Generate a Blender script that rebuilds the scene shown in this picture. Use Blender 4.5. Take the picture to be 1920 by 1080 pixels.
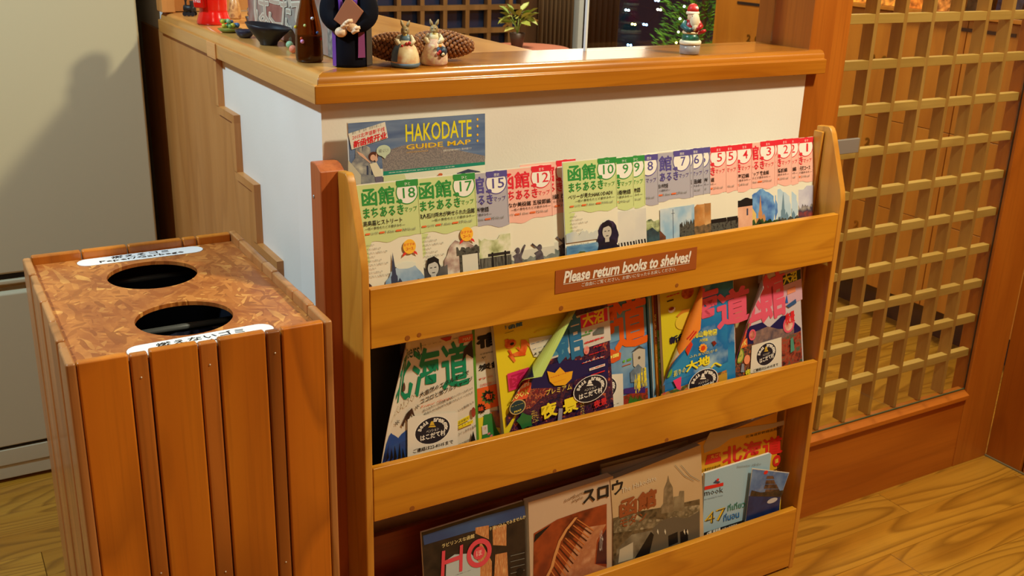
import bpy, bmesh, math, random
from mathutils import Vector, Matrix
from mathutils.geometry import tessellate_polygon
random.seed(7)
PI = math.pi
for o in list(bpy.data.objects): bpy.data.objects.remove(o)
S = bpy.context.scene
COL = S.collection

# ---------------------------------------------------------------- camera
FPX = 1923.02
RC = Matrix(((0.8652540, 0.1448648, -0.4799476), (-0.5004400, 0.3067143, -0.8096210), (0.0299212, 0.9407127, 0.3378819)))
CC = Vector((-0.5044217, -1.2318152, 1.2249225))
cd = bpy.data.cameras.new('camera'); cam = bpy.data.objects.new('camera', cd); COL.objects.link(cam)
cd.sensor_width = 36; cd.lens = FPX / 1920 * 36; cd.clip_start = .02; cd.clip_end = 60
cam.matrix_world = Matrix.Translation(CC) @ RC.to_4x4()
cd.dof.use_dof = True; cd.dof.focus_distance = 1.45; cd.dof.aperture_fstop = 16.0
S.camera = cam

# ---------------------------------------------------------------- world, lights, exposure
S.view_settings.view_transform = 'Standard'; S.view_settings.look = 'None'
S.view_settings.gamma = 1; S.view_settings.use_curve_mapping = False
S.view_settings.exposure = 0.0
w = bpy.data.worlds.new('night'); S.world = w; w.use_nodes = True
w.node_tree.nodes['Background'].inputs[0].default_value = (.010, .014, .03, 1)
w.node_tree.nodes['Background'].inputs[1].default_value = .6

def area(name, loc, target, size, power, col, sy=None):
    l = bpy.data.lights.new(name, 'AREA'); l.energy = power; l.color = col
    l.size = size
    if sy: l.shape = 'RECTANGLE'; l.size_y = sy
    o = bpy.data.objects.new(name, l); COL.objects.link(o); o.location = loc
    o.rotation_euler = (Vector(target) - Vector(loc)).to_track_quat('-Z', 'Y').to_euler()
    return o
area('key_fill_light', (1.15, -.95, 2.33), (.55, 0, .6), .12, 46, (.97, .90, .65))  # key light, the ceiling lamp that throws the front shadows
area('key_fill_light', (-.9, -1.7, 2.35), (-.2, 0, .4), .5, 6, (1, .88, .66))  # added fill light from front left, lifts the shade; no real ceiling lamp
area('side_lamp', (-1.20, .30, 2.27), (-.05, .3, .7), .10, 36, (.60, .85, 1))
area('hall_lamp', (1.35, 1.35, 2.33), (1.7, 1.2, 0), .4, 44, (.98, .90, .62))
area('gloss_light', (2.0, 2.44, 1.50), (.5, .15, 1.0), .5, 2.2, (1, .90, .70))  # added unseen light, placed so its reflection glosses the counter top

# ---------------------------------------------------------------- helpers
def srgb(c):
    return tuple(((x / 255) / 12.92 if x / 255 <= .04045 else ((x / 255 + .055) / 1.055) ** 2.4) for x in c) + (1,)
_M = {}
def newmat(name):
    m = bpy.data.materials.new(name); m.use_nodes = True
    nt = m.node_tree; b = nt.nodes['Principled BSDF']
    return m, nt, b
def mat(c, rough=.5, metal=0, name='paint', spec=.5, trans=0, coat=0):
    k = (c, rough, metal, spec, trans, coat)
    if k in _M: return _M[k]
    m, nt, b = newmat(name)
    b.inputs['Base Color'].default_value = srgb(c); b.inputs['Roughness'].default_value = rough
    b.inputs['Metallic'].default_value = metal; b.inputs['Specular IOR Level'].default_value = spec
    b.inputs['Transmission Weight'].default_value = trans; b.inputs['Coat Weight'].default_value = coat
    _M[k] = m; return m
def N(nt, t, **k):
    n = nt.nodes.new(t)
    for a, v in k.items():
        if a.startswith('i_'): n.inputs[a[2:].replace('_', ' ')].default_value = v
        else: setattr(n, a, v)
    return n
def ramp(nt, stops, interp='LINEAR'):
    r = nt.nodes.new('ShaderNodeValToRGB'); cr = r.color_ramp; cr.interpolation = interp
    while len(cr.elements) < len(stops): cr.elements.new(.5)
    for e, (p, c) in zip(cr.elements, stops): e.position = p; e.color = srgb(c) if len(c) == 3 else c
    return r
def coords(nt, stretch, rnd=True):
    tc = N(nt, 'ShaderNodeTexCoord'); L = nt.links
    mp = N(nt, 'ShaderNodeMapping'); mp.inputs['Scale'].default_value = stretch
    src = tc.outputs['Object']
    if rnd:
        oi = N(nt, 'ShaderNodeObjectInfo'); mu = N(nt, 'ShaderNodeVectorMath', operation='SCALE')
        mu.inputs[0].default_value = (7.3, 11.1, 5.7); L.new(oi.outputs['Random'], mu.inputs['Scale'])
        ad = N(nt, 'ShaderNodeVectorMath', operation='ADD'); L.new(src, ad.inputs[0]); L.new(mu.outputs[0], ad.inputs[1]); src = ad.outputs[0]
    L.new(src, mp.inputs['Vector']); return mp.outputs[0]
def wood(name, light, mid, dark, axis='x', rings=9, contrast=.5, rough=.35, scale=1.0, fine=.35, coat=0, hue=.0, bump=.15):
    """contour lines of a noise stretched along the grain, plus fine fibres"""
    m, nt, b = newmat(name); L = nt.links
    a = 'xyz'.index(axis); st = [6 * scale] * 3; st[a] = .9 * scale
    v = coords(nt, st)
    n1 = N(nt, 'ShaderNodeTexNoise'); n1.inputs['Scale'].default_value = 1.3; n1.inputs['Detail'].default_value = 1.5; n1.inputs['Distortion'].default_value = .25
    L.new(v, n1.inputs['Vector'])
    m1 = N(nt, 'ShaderNodeMath', operation='MULTIPLY'); m1.inputs[1].default_value = rings; L.new(n1.outputs['Fac'], m1.inputs[0])
    fr = N(nt, 'ShaderNodeMath', operation='FRACT'); L.new(m1.outputs[0], fr.inputs[0])
    r1 = ramp(nt, [(0, (0, 0, 0)), (.55, (110, 110, 110)), (.86, (255, 255, 255)), (1, (0, 0, 0))])
    L.new(fr.outputs[0], r1.inputs[0])
    st2 = [220 * scale] * 3; st2[a] = 5 * scale
    v2 = coords(nt, st2)
    n2 = N(nt, 'ShaderNodeTexNoise'); n2.inputs['Scale'].default_value = 1; n2.inputs['Detail'].default_value = 3; L.new(v2, n2.inputs['Vector'])
    st3 = [14 * scale] * 3; st3[a] = 2.2 * scale
    n3 = N(nt, 'ShaderNodeTexNoise'); n3.inputs['Scale'].default_value = 1; n3.inputs['Detail'].default_value = 2; L.new(coords(nt, st3), n3.inputs['Vector'])
    base = ramp(nt, [(.3, mid), (.7, light)]); L.new(n3.outputs['Fac'], base.inputs[0])
    mx = N(nt, 'ShaderNodeMix', data_type='RGBA'); mx.inputs['B'].default_value = srgb(dark)
    mm = N(nt, 'ShaderNodeMath', operation='MULTIPLY'); mm.inputs[1].default_value = contrast; L.new(r1.outputs[0], mm.inputs[0])
    L.new(mm.outputs[0], mx.inputs['Factor']); L.new(base.outputs[0], mx.inputs['A'])
    mx2 = N(nt, 'ShaderNodeMix', data_type='RGBA'); mx2.inputs['B'].default_value = srgb(dark)
    r2 = ramp(nt, [(.5, (0, 0, 0)), (.75, (255, 255, 255))]); L.new(n2.outputs['Fac'], r2.inputs[0])
    mm2 = N(nt, 'ShaderNodeMath', operation='MULTIPLY'); mm2.inputs[1].default_value = fine; L.new(r2.outputs[0], mm2.inputs[0])
    L.new(mm2.outputs[0], mx2.inputs['Factor']); L.new(mx.outputs['Result'], mx2.inputs['A'])
    hs = N(nt, 'ShaderNodeHueSaturation'); oi = N(nt, 'ShaderNodeObjectInfo')
    mr = N(nt, 'ShaderNodeMapRange'); mr.inputs['To Min'].default_value = 1 - hue; mr.inputs['To Max'].default_value = 1 + hue
    L.new(oi.outputs['Random'], mr.inputs['Value']); L.new(mr.outputs[0], hs.inputs['Value']); L.new(mx2.outputs['Result'], hs.inputs['Color'])
    L.new(hs.outputs[0], b.inputs['Base Color'])
    b.inputs['Roughness'].default_value = rough; b.inputs['Coat Weight'].default_value = coat; b.inputs['Coat Roughness'].default_value = .15
    bp = N(nt, 'ShaderNodeBump'); bp.inputs['Strength'].default_value = bump; bp.inputs['Distance'].default_value = .0006
    L.new(n2.outputs['Fac'], bp.inputs['Height']); L.new(bp.outputs[0], b.inputs['Normal'])
    return m
def photo(cols, scale=30, stretch=(1, 1, 1), hard=.0, rough=.3, detail=4):
    """a printed photograph: mottled ink in the picture's own colours"""
    k = ('ph', tuple(cols), scale, stretch, hard)
    if k in _M: return _M[k]
    m, nt, b = newmat('printed_photo'); L = nt.links
    n = N(nt, 'ShaderNodeTexNoise'); n.inputs['Scale'].default_value = scale; n.inputs['Detail'].default_value = detail
    L.new(coords(nt, stretch), n.inputs['Vector'])
    k2 = len(cols); r = ramp(nt, [(.32 + .36 * i / max(1, k2 - 1), c) for i, c in enumerate(cols)], 'CONSTANT' if hard else 'LINEAR')
    L.new(n.outputs['Fac'], r.inputs[0]); L.new(r.outputs[0], b.inputs['Base Color'])
    b.inputs['Roughness'].default_value = rough; _M[k] = m; return m

def worldloc(o):
    p = Vector((0, 0, 0))
    while o: p += Vector(o.location); o = o.parent
    return p
def tagit(o, label=None, cat=None, group=None, kind=None):
    if label: o['label'] = label
    if cat: o['category'] = cat
    if group: o['group'] = group
    if kind: o['kind'] = kind
    return o
def thing(name, loc, label, cat, group=None):
    o = bpy.data.objects.new(name, None); COL.objects.link(o); o.location = loc; o.empty_display_size = .05
    return tagit(o, label, cat, group)
class MB:
    def __init__(s): s.fix = False; s.v = []; s.f = []; s.m = []; s.mats = []
    def mi(s, m):
        if m not in s.mats: s.mats.append(m)
        return s.mats.index(m)
    def add(s, vs, fs, m=None):
        k = len(s.v); s.v += [Vector(p) for p in vs]; i = s.mi(m) if m else 0
        for f in fs: s.f.append([k + a for a in f]); s.m.append(i)
        return s
    def box(s, x0, x1, y0, y1, z0, z1, m=None):
        vs = [(x, y, z) for z in (z0, z1) for y in (y0, y1) for x in (x0, x1)]
        return s.add(vs, [(0, 2, 3, 1), (4, 5, 7, 6), (0, 1, 5, 4), (2, 6, 7, 3), (0, 4, 6, 2), (1, 3, 7, 5)], m)
    def hexa(s, b, t, m=None):   # bottom 4 and top 4 points, ccw from above
        return s.add(list(b) + list(t), [(3, 2, 1, 0), (4, 5, 6, 7)] + [(i, (i + 1) % 4, 4 + (i + 1) % 4, 4 + i) for i in range(4)], m)
    def prism(s, pts, h, m=None):  # polygon (3-D, planar) extruded by vector h
        n = len(pts); pts = [Vector(p) for p in pts]; h = Vector(h)
        tri = tessellate_polygon([pts]); k = len(s.v); i = s.mi(m) if m else 0
        s.v += pts + [p + h for p in pts]; s.fix = True
        for t in tri: s.f.append([k + a for a in t]); s.m.append(i); s.f.append([k + n + a for a in reversed(t)]); s.m.append(i)
        for a in range(n): s.f.append([k + a, k + (a + 1) % n, k + n + (a + 1) % n, k + n + a]); s.m.append(i)
        return s
    def lathe(s, prof, c, seg=32, m=None, sx=1, sy=1, axis=None):
        k = len(s.v); i = s.mi(m) if m else 0; c = Vector(c)
        Q = axis.to_track_quat('Z', 'Y') if axis else None
        for r, z in prof:
            for a in range(seg):
                p = Vector((r * math.cos(2 * PI * a / seg) * sx, r * math.sin(2 * PI * a / seg) * sy, z))
                s.v.append(c + (Q @ p if Q else p))
        for j in range(len(prof) - 1):
            for a in range(seg):
                b = (a + 1) % seg; s.f.append([k + j * seg + a, k + j * seg + b, k + (j + 1) * seg + b, k + (j + 1) * seg + a]); s.m.append(i)
        s.f.append([k + a for a in reversed(range(seg))]); s.m.append(i)
        s.f.append([k + (len(prof) - 1) * seg + a for a in range(seg)]); s.m.append(i)
        return s
    def ball(s, c, r, m=None, seg=16, rings=9, rot=None):
        if not hasattr(r, '__len__'): r = (r, r, r)
        k = len(s.v); i = s.mi(m) if m else 0; c = Vector(c)
        def P(p):
            p = Vector((p[0] * r[0], p[1] * r[1], p[2] * r[2])); return c + (rot @ p if rot else p)
        s.v.append(P((0, 0, -1)))
        for j in range(1, rings):
            t = -PI / 2 + PI * j / rings
            for a in range(seg): s.v.append(P((math.cos(t) * math.cos(2 * PI * a / seg), math.cos(t) * math.sin(2 * PI * a / seg), math.sin(t))))
        s.v.append(P((0, 0, 1))); top = len(s.v) - 1
        for a in range(seg):
            b = (a + 1) % seg; s.f.append([k, k + 1 + b, k + 1 + a]); s.m.append(i)
            s.f.append([top, top - seg + a, top - seg + b]); s.m.append(i)
            for j in range(rings - 2):
                q = k + 1 + j * seg; s.f.append([q + a, q + b, q + seg + b, q + seg + a]); s.m.append(i)
        return s
    def tube(s, pts, r, m=None, seg=10, fine=0):
        pts = [Vector(p) for p in pts]
        if fine:   # Catmull-Rom through the given points
            rr = list(r) if hasattr(r, '__len__') else [r] * len(pts); P = [pts[0]] + pts + [pts[-1]]; Q = [rr[0]] + rr + [rr[-1]]; o = []; q = []
            f = lambda a, b, c, d, t: .5 * ((2 * b) + (c - a) * t + (2 * a - 5 * b + 4 * c - d) * t * t + (3 * b - a - 3 * c + d) * t ** 3)
            for i in range(len(pts) - 1):
                for k in range(fine): t = k / fine; o.append(f(P[i], P[i + 1], P[i + 2], P[i + 3], t)); q.append(f(Q[i], Q[i + 1], Q[i + 2], Q[i + 3], t))
            pts = o + [pts[-1]]; r = q + [rr[-1]]
        k = len(s.v); i = s.mi(m) if m else 0; n = len(pts)
        for j, p in enumerate(pts):
            d = (pts[min(j + 1, n - 1)] - pts[max(j - 1, 0)]).normalized(); q = d.to_track_quat('Z', 'Y'); rr = r[j] if hasattr(r, '__len__') else r
            for a in range(seg): s.v.append(p + q @ Vector((rr * math.cos(2 * PI * a / seg), rr * math.sin(2 * PI * a / seg), 0)))
        for j in range(n - 1):
            for a in range(seg):
                b = (a + 1) % seg; s.f.append([k + j * seg + a, k + j * seg + b, k + (j + 1) * seg + b, k + (j + 1) * seg + a]); s.m.append(i)
        s.f.append([k + a for a in reversed(range(seg))]); s.m.append(i); s.f.append([k + (n - 1) * seg + a for a in range(seg)]); s.m.append(i)
        return s
    def out(s, name, m=None, parent=None, smooth=False, bevel=0, seg=2, origin=None, **tags):
        me = bpy.data.meshes.new(name)
        lo = Vector([min(v[i] for v in s.v) for i in range(3)]); hi = Vector([max(v[i] for v in s.v) for i in range(3)])
        o3 = Vector(origin) if origin is not None else Vector(((lo.x + hi.x) / 2, (lo.y + hi.y) / 2, lo.z))
        me.from_pydata([v - o3 for v in s.v], [], s.f)
        if m is not None: me.materials.append(m)
        else:
            for q in s.mats: me.materials.append(q)
            me.polygons.foreach_set('material_index', s.m)
        if smooth: me.polygons.foreach_set('use_smooth', [True] * len(me.polygons))
        if s.fix:
            bm = bmesh.new(); bm.from_mesh(me); bmesh.ops.recalc_face_normals(bm, faces=bm.faces); bm.to_mesh(me); bm.free()
        me.update()
        o = bpy.data.objects.new(name, me); COL.objects.link(o)
        if parent: o.parent = parent; o.location = o3 - worldloc(parent)
        else: o.location = o3
        if bevel:
            b = o.modifiers.new('bevel', 'BEVEL'); b.width = bevel; b.segments = seg; b.limit_method = 'ANGLE'; b.angle_limit = .6
            for p in me.polygons: p.use_smooth = True
            wn = o.modifiers.new('wn', 'WEIGHTED_NORMAL'); wn.keep_sharp = True
        return tagit(o, **tags)
def box(name, x0, x1, y0, y1, z0, z1, m, parent=None, bevel=0, **t):
    return MB().box(x0, x1, y0, y1, z0, z1).out(name, m, parent, bevel=bevel, **t)

# camera measurement: the point where a photo pixel's sight line meets a plane
def ray(px, py): return RC @ Vector(((px - 960) / FPX, -(py - 540) / FPX, -1))
def at(px, py, **k):
    (a, v), = k.items(); i = 'xyz'.index(a); d = ray(px, py); return CC + d * ((v - CC[i]) / d[i])

# ---------------------------------------------------------------- lettering
_T = {}
def glyphs(body, bold=0.0, shear=0.0, res=1):
    k = (body, bold, shear, res)
    if k in _T: return _T[k]
    c = bpy.data.curves.new('lettering', 'FONT'); c.body = body; c.resolution_u = res; c.offset = bold; c.shear = shear
    o = bpy.data.objects.new('lettering', c)
    me = bpy.data.meshes.new_from_object(o)
    vs = [(v.co.x, v.co.y) for v in me.vertices]; fs = [list(p.vertices) for p in me.polygons]
    bpy.data.objects.remove(o); bpy.data.curves.remove(c); bpy.data.meshes.remove(me)
    x0 = min(v[0] for v in vs); x1 = max(v[0] for v in vs); y0 = min(v[1] for v in vs); y1 = max(v[1] for v in vs)
    _T[k] = ([((x - x0) / (x1 - x0 or 1), (y - y0) / (y1 - y0 or 1)) for x, y in vs], fs); return _T[k]

class Sheet:
    """a printed face: flat frame (O,U,V,N), optionally with a curled corner; prints are laid on it in layers"""
    def __init__(s, O, W, H, lean=0.0, curl=None, U=None, V=None):
        s.O = Vector(O); s.W = W; s.H = H
        s.U = Vector(U) if U else Vector((1, 0, 0)); s.V = Vector(V) if V else Vector((0, math.sin(lean), math.cos(lean)))
        s.N = s.U.cross(s.V).normalized() if True else None
        s.sq = 1.0; s.tc = None; s.lc = None; s.curl = curl; s.p = MB(); s.k = 0; s.cs = (1, 0, 0); s.lift = .0004
        if curl:
            P0, P1, r, tm = curl; d = Vector((P1[0] - P0[0], P1[1] - P0[1])).normalized()
            s.P0 = Vector(P0); s.M = Vector((-d.y, d.x)); s.r = r; s.tm = tm
    def at(s, u, v, d=0):
        if s.curl:
            q = Vector((u, v)) - s.P0; t = q.dot(s.M)
            if t > 0:
                t0 = t; t = t * s.sq; th = min(t / s.r, s.tm); b = Vector((u, v)) - t0 * s.M
                a = s.r * math.sin(th); h = s.r * (1 - math.cos(th)); ex = max(0, t - s.r * s.tm)
                a += ex * math.cos(th); h += ex * math.sin(th)
                a -= d * math.sin(th); h += d * math.cos(th); b = b + a * s.M
                return s.O + s.U * b.x + s.V * b.y + s.N * h
        return s.O + s.U * u + s.V * v + s.N * d
    def crop(s, sc, ox, oy): s.cs = (sc, ox, oy); return s
    def uv(s, x, y):
        sc, ox, oy = s.cs; d = ray(ox + x / sc, oy + y / sc); t = (s.O - CC).dot(s.N) / d.dot(s.N); q = CC + d * t - s.O
        return q.dot(s.U), q.dot(s.V)
    def nx(s): s.k += 1; return s.lift + s.k * .00004
    def rect(s, u0, v0, u1, v1, m, n=1):
        if s.tc and u0 < s.tc[0]: s.poly([(u0, v0), (u1, v0), (u1, v1), (u0, v1)], m); return
        d = s.nx()
        if s.curl: n = 44
        vs = [s.at(u0 + (u1 - u0) * i / n, v0 + (v1 - v0) * j / n, d) for j in range(n + 1) for i in range(n + 1)]
        s.p.add(vs, [(j * (n + 1) + i, j * (n + 1) + i + 1, (j + 1) * (n + 1) + i + 1, (j + 1) * (n + 1) + i) for j in range(n) for i in range(n)], m)
    def text(s, body, u0, v0, u1, v1, m, bold=0.0, shear=0.0, res=1, rot=0):
        if bold > .012 and any(ord(c) > 0x2fff for c in body):   # heavy kanji: overprinted strokes instead of a swollen outline
            n_ = len(body); e = bold * .9; eu, ev = (u1 - u0) / n_ * e, (v1 - v0) * e
            vs, fs = glyphs(body, .006, shear, res); V, F_ = [], []
            for ox, oy in ((-1, 0), (1, 0), (0, -1), (0, 1), (.7, .7), (-.7, -.7), (.7, -.7), (-.7, .7)):
                k = len(V); V += [(u0 + (u1 - u0) * x + ox * eu, v0 + (v1 - v0) * y + oy * ev) for x, y in vs]; F_ += [[k + q for q in f] for f in fs]
            if rot: bold = .01
            else:
                d = s.nx(); nv, nf = len(V) // 8, len(F_) // 8
                for c_ in range(8):
                    V2, F2 = V[c_ * nv:(c_ + 1) * nv], [[q - c_ * nv for q in f] for f in F_[c_ * nf:(c_ + 1) * nf]]
                    if s.curl: V2, F2 = s.split(V2, F2)
                    s.p.add([s.at(u, v, d + c_ * .000015) for u, v in V2], F2, m)
                s.k += 3; return
        vs, fs = glyphs(body, bold, shear, res); d = s.nx()
        if s.curl and not rot:
            vs, fs = s.split([(u0 + (u1 - u0) * x, v0 + (v1 - v0) * y) for x, y in vs], fs); s.p.add([s.at(u, v, d) for u, v in vs], fs, m); return
        if rot:  # vertical line of type, reading upwards
            s.p.add([s.at(u1 - (u1 - u0) * y, v0 + (v1 - v0) * x, d) for x, y in vs], fs, m)
        else: s.p.add([s.at(u0 + (u1 - u0) * x, v0 + (v1 - v0) * y, d) for x, y in vs], fs, m)
    def poly(s, uvs, m):
        d = s.nx(); f = tessellate_polygon([[Vector((u, v, 0)) for u, v in uvs]])
        if s.curl: uvs, f = s.split(uvs, f)
        s.p.add([s.at(u, v, d) for u, v in uvs], [list(t) for t in f], m)
    def ell(s, u, v, ru, rv, m, n=28, a0=0, a1=2 * PI, ring=0):
        d = s.nx(); full = abs(a1 - a0 - 2 * PI) < 1e-6; pts = [(u + ru * math.cos(a0 + (a1 - a0) * i / n), v + rv * math.sin(a0 + (a1 - a0) * i / n)) for i in range(n + (0 if full else 1))]
        if ring:
            k = len(pts); inn = [(u + (a - u) * (1 - ring), v + (b - v) * (1 - ring)) for a, b in pts]
            s.p.add([s.at(a, b, d) for a, b in pts + inn], [(i, (i + 1) % k, k + (i + 1) % k, k + i) for i in range(k if full else k - 1)], m)
        else: s.p.add([s.at(a, b, d) for a, b in [(u, v)] + pts], [(0, 1 + i, 1 + (i + 1) % len(pts)) for i in range(len(pts) if full else len(pts) - 1)], m)
    # the same, placed from measured picture coordinates
    def R(s, x0, y0, x1, y1, m): a = s.uv(x0, y0); b = s.uv(x1, y1); s.rect(*a, *b, m)
    def T(s, body, x0, y0, x1, y1, m, bold=0.0, shear=0.0, res=1, rot=0): a = s.uv(x0, y0); b = s.uv(x1, y1); s.text(body, *a, *b, m, bold, shear, res, rot)
    def G(s, pts, m): s.poly([s.uv(*p) for p in pts], m)
    def E(s, x, y, rx, ry, m, ring=0, **k):
        a = s.uv(x - rx, y); b = s.uv(x + rx, y); c = s.uv(x, y - ry); d = s.uv(x, y + ry)
        s.ell((a[0] + b[0]) / 2, (c[1] + d[1]) / 2, abs(b[0] - a[0]) / 2, abs(c[1] - d[1]) / 2, m, ring=ring, **k)
    def top(s, u): return s.H - (s.tc[1] * max(0, 1 - u / s.tc[0]) if s.tc else 0)
    def left(s, v):
        if not s.lc: return 0.0
        q = s.lc
        if v <= q[0][1]: return max(0, q[0][0])
        for (u0, v0), (u1, v1) in zip(q[:-1], q[1:]):
            if v <= v1: return u0 + (u1 - u0) * (v - v0) / (v1 - v0)
        return q[-1][0]
    def sh(s, a, b):   # unit square -> the sheet's own outline
        v = s.H * b; u = s.left(v); u = u + (s.W - u) * a; return u, s.top(u) * b
    def split(s, uvs, fs, L=.006):
        out = []; uvs = [tuple(q) for q in uvs]
        st = []
        for f in fs:
            for i in range(1, len(f) - 1): st.append((uvs[f[0]], uvs[f[i]], uvs[f[i + 1]]))
        while st:
            t = st.pop(); e = [math.dist(t[i], t[(i + 1) % 3]) for i in range(3)]; i = e.index(max(e))
            if e[i] > L and any((Vector(q) - s.P0).dot(s.M) > -.001 for q in t):
                a, b, c = t[i], t[(i + 1) % 3], t[(i + 2) % 3]; m_ = ((a[0] + b[0]) / 2, (a[1] + b[1]) / 2); st += [(a, m_, c), (m_, b, c)]
            else: out.append(t)
        if s.tc: out = [t for t in out if max(q[1] - s.top(q[0]) for q in t) < .0005]
        if s.lc: out = [t for t in out if min(q[0] - s.left(q[1]) for q in t) > -.0008]
        return [q for t in out for q in t], [(3 * i, 3 * i + 1, 3 * i + 2) for i in range(len(out))]
    def body(s, name, m, parent, thick, u0=None, v0=None, back=0.0, m2=None, shape=None):
        """the paper itself: front sheet, back sheet and edges, curled like the face"""
        n = 60 if s.curl else 1; vs = []; W, H = s.W, s.H
        b = MB(); fr = [s.sh(i / n, j / n) for j in range(n + 1) for i in range(n + 1)]
        q = [(j * (n + 1) + i, j * (n + 1) + i + 1, (j + 1) * (n + 1) + i + 1, (j + 1) * (n + 1) + i) for j in range(n) for i in range(n)]
        b.add([s.at(u, v, -back) for u, v in fr], q, m)
        b.add([s.at(u, v, -back - thick) for u, v in fr], [tuple(reversed(f)) for f in q], m2 or m)
        ed = [s.sh(i / n, 0) for i in range(n)] + [s.sh(1, j / n) for j in range(n)] + [s.sh((n - i) / n, 1) for i in range(n)] + [s.sh(0, (n - j) / n) for j in range(n)]
        k = len(ed); b.add([s.at(u, v, -back) for u, v in ed] + [s.at(u, v, -back - thick) for u, v in ed], [(i, k + i, k + (i + 1) % k, (i + 1) % k) for i in range(k)], m2 or m)
        return b.out(name, None, parent, smooth=False)
    def flush(s, parent, name='cover_print'):
        if s.p.v: return s.p.out(name, None, parent)
# ---------------------------------------------------------------- materials
W_rail = wood('pine_rail', (216, 150, 40), (202, 132, 26), (158, 88, 14), 'x', 10, .38, .38, fine=.25, coat=.15, hue=.03)
W_side = wood('pine_side', (210, 148, 56), (192, 124, 34), (150, 88, 18), 'z', 8, .35, .38, fine=.25, coat=.1, hue=.03)
W_red = wood('red_stained_wood', (186, 100, 50), (164, 80, 36), (108, 40, 12), 'z', 7, .4, .4, fine=.3, hue=.04)
W_redx = wood('red_stained_board', (140, 60, 30), (118, 46, 22), (70, 20, 8), 'x', 7, .4, .4, fine=.3, hue=.04)
W_cap = wood('counter_wood', (190, 122, 32), (168, 98, 20), (126, 64, 10), 'x', 9, .3, .25, fine=.3, coat=.7, hue=.02)
W_capy = wood('counter_wood_return', (216, 156, 82), (198, 134, 60), (156, 90, 32), 'y', 9, .25, .3, fine=.25, coat=.5, hue=.02)
W_panel = wood('veneer_panel', (204, 142, 78), (186, 122, 58), (150, 88, 34), 'z', 6, .3, .4, fine=.2, hue=.02)
W_bin = wood('cedar_slat', (208, 124, 26), (182, 98, 16), (112, 54, 10), 'z', 7, .42, .42, .8, fine=.22, coat=.15, hue=.10)
W_binside = wood('cedar_side_slat', (192, 132, 76), (170, 108, 54), (124, 74, 30), 'z', 7, .5, .36, fine=.3, coat=.2, hue=.10)
W_door = wood('door_wood', (180, 100, 22), (162, 84, 14), (122, 56, 8), 'x', 6, .22, .4, fine=.25, hue=.02)
W_doorz = wood('door_stile_wood', (174, 98, 24), (154, 80, 16), (112, 52, 8), 'z', 6, .25, .38, fine=.3, coat=.1, hue=.02)
W_lat = wood('lattice_wood', (200, 160, 84), (184, 142, 66), (144, 102, 40), 'x', 6, .3, .5, fine=.25, hue=.04)
W_latz = wood('lattice_wood_upright', (194, 148, 76), (178, 128, 58), (136, 92, 34), 'z', 6, .3, .5, fine=.25, hue=.04)
W_lock = wood('locker_wood', (184, 114, 34), (166, 96, 24), (130, 68, 14), 'z', 6, .25, .4, fine=.2, hue=.03)
W_floor = wood('floor_wood', (190, 136, 44), (170, 112, 28), (108, 64, 10), 'x', 20, .6, .3, .75, fine=.3, coat=.25, hue=.10)
W_dark = wood('dark_window_wood', (84, 56, 34), (66, 42, 24), (36, 20, 10), 'z', 6, .3, .5, fine=.2)

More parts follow.
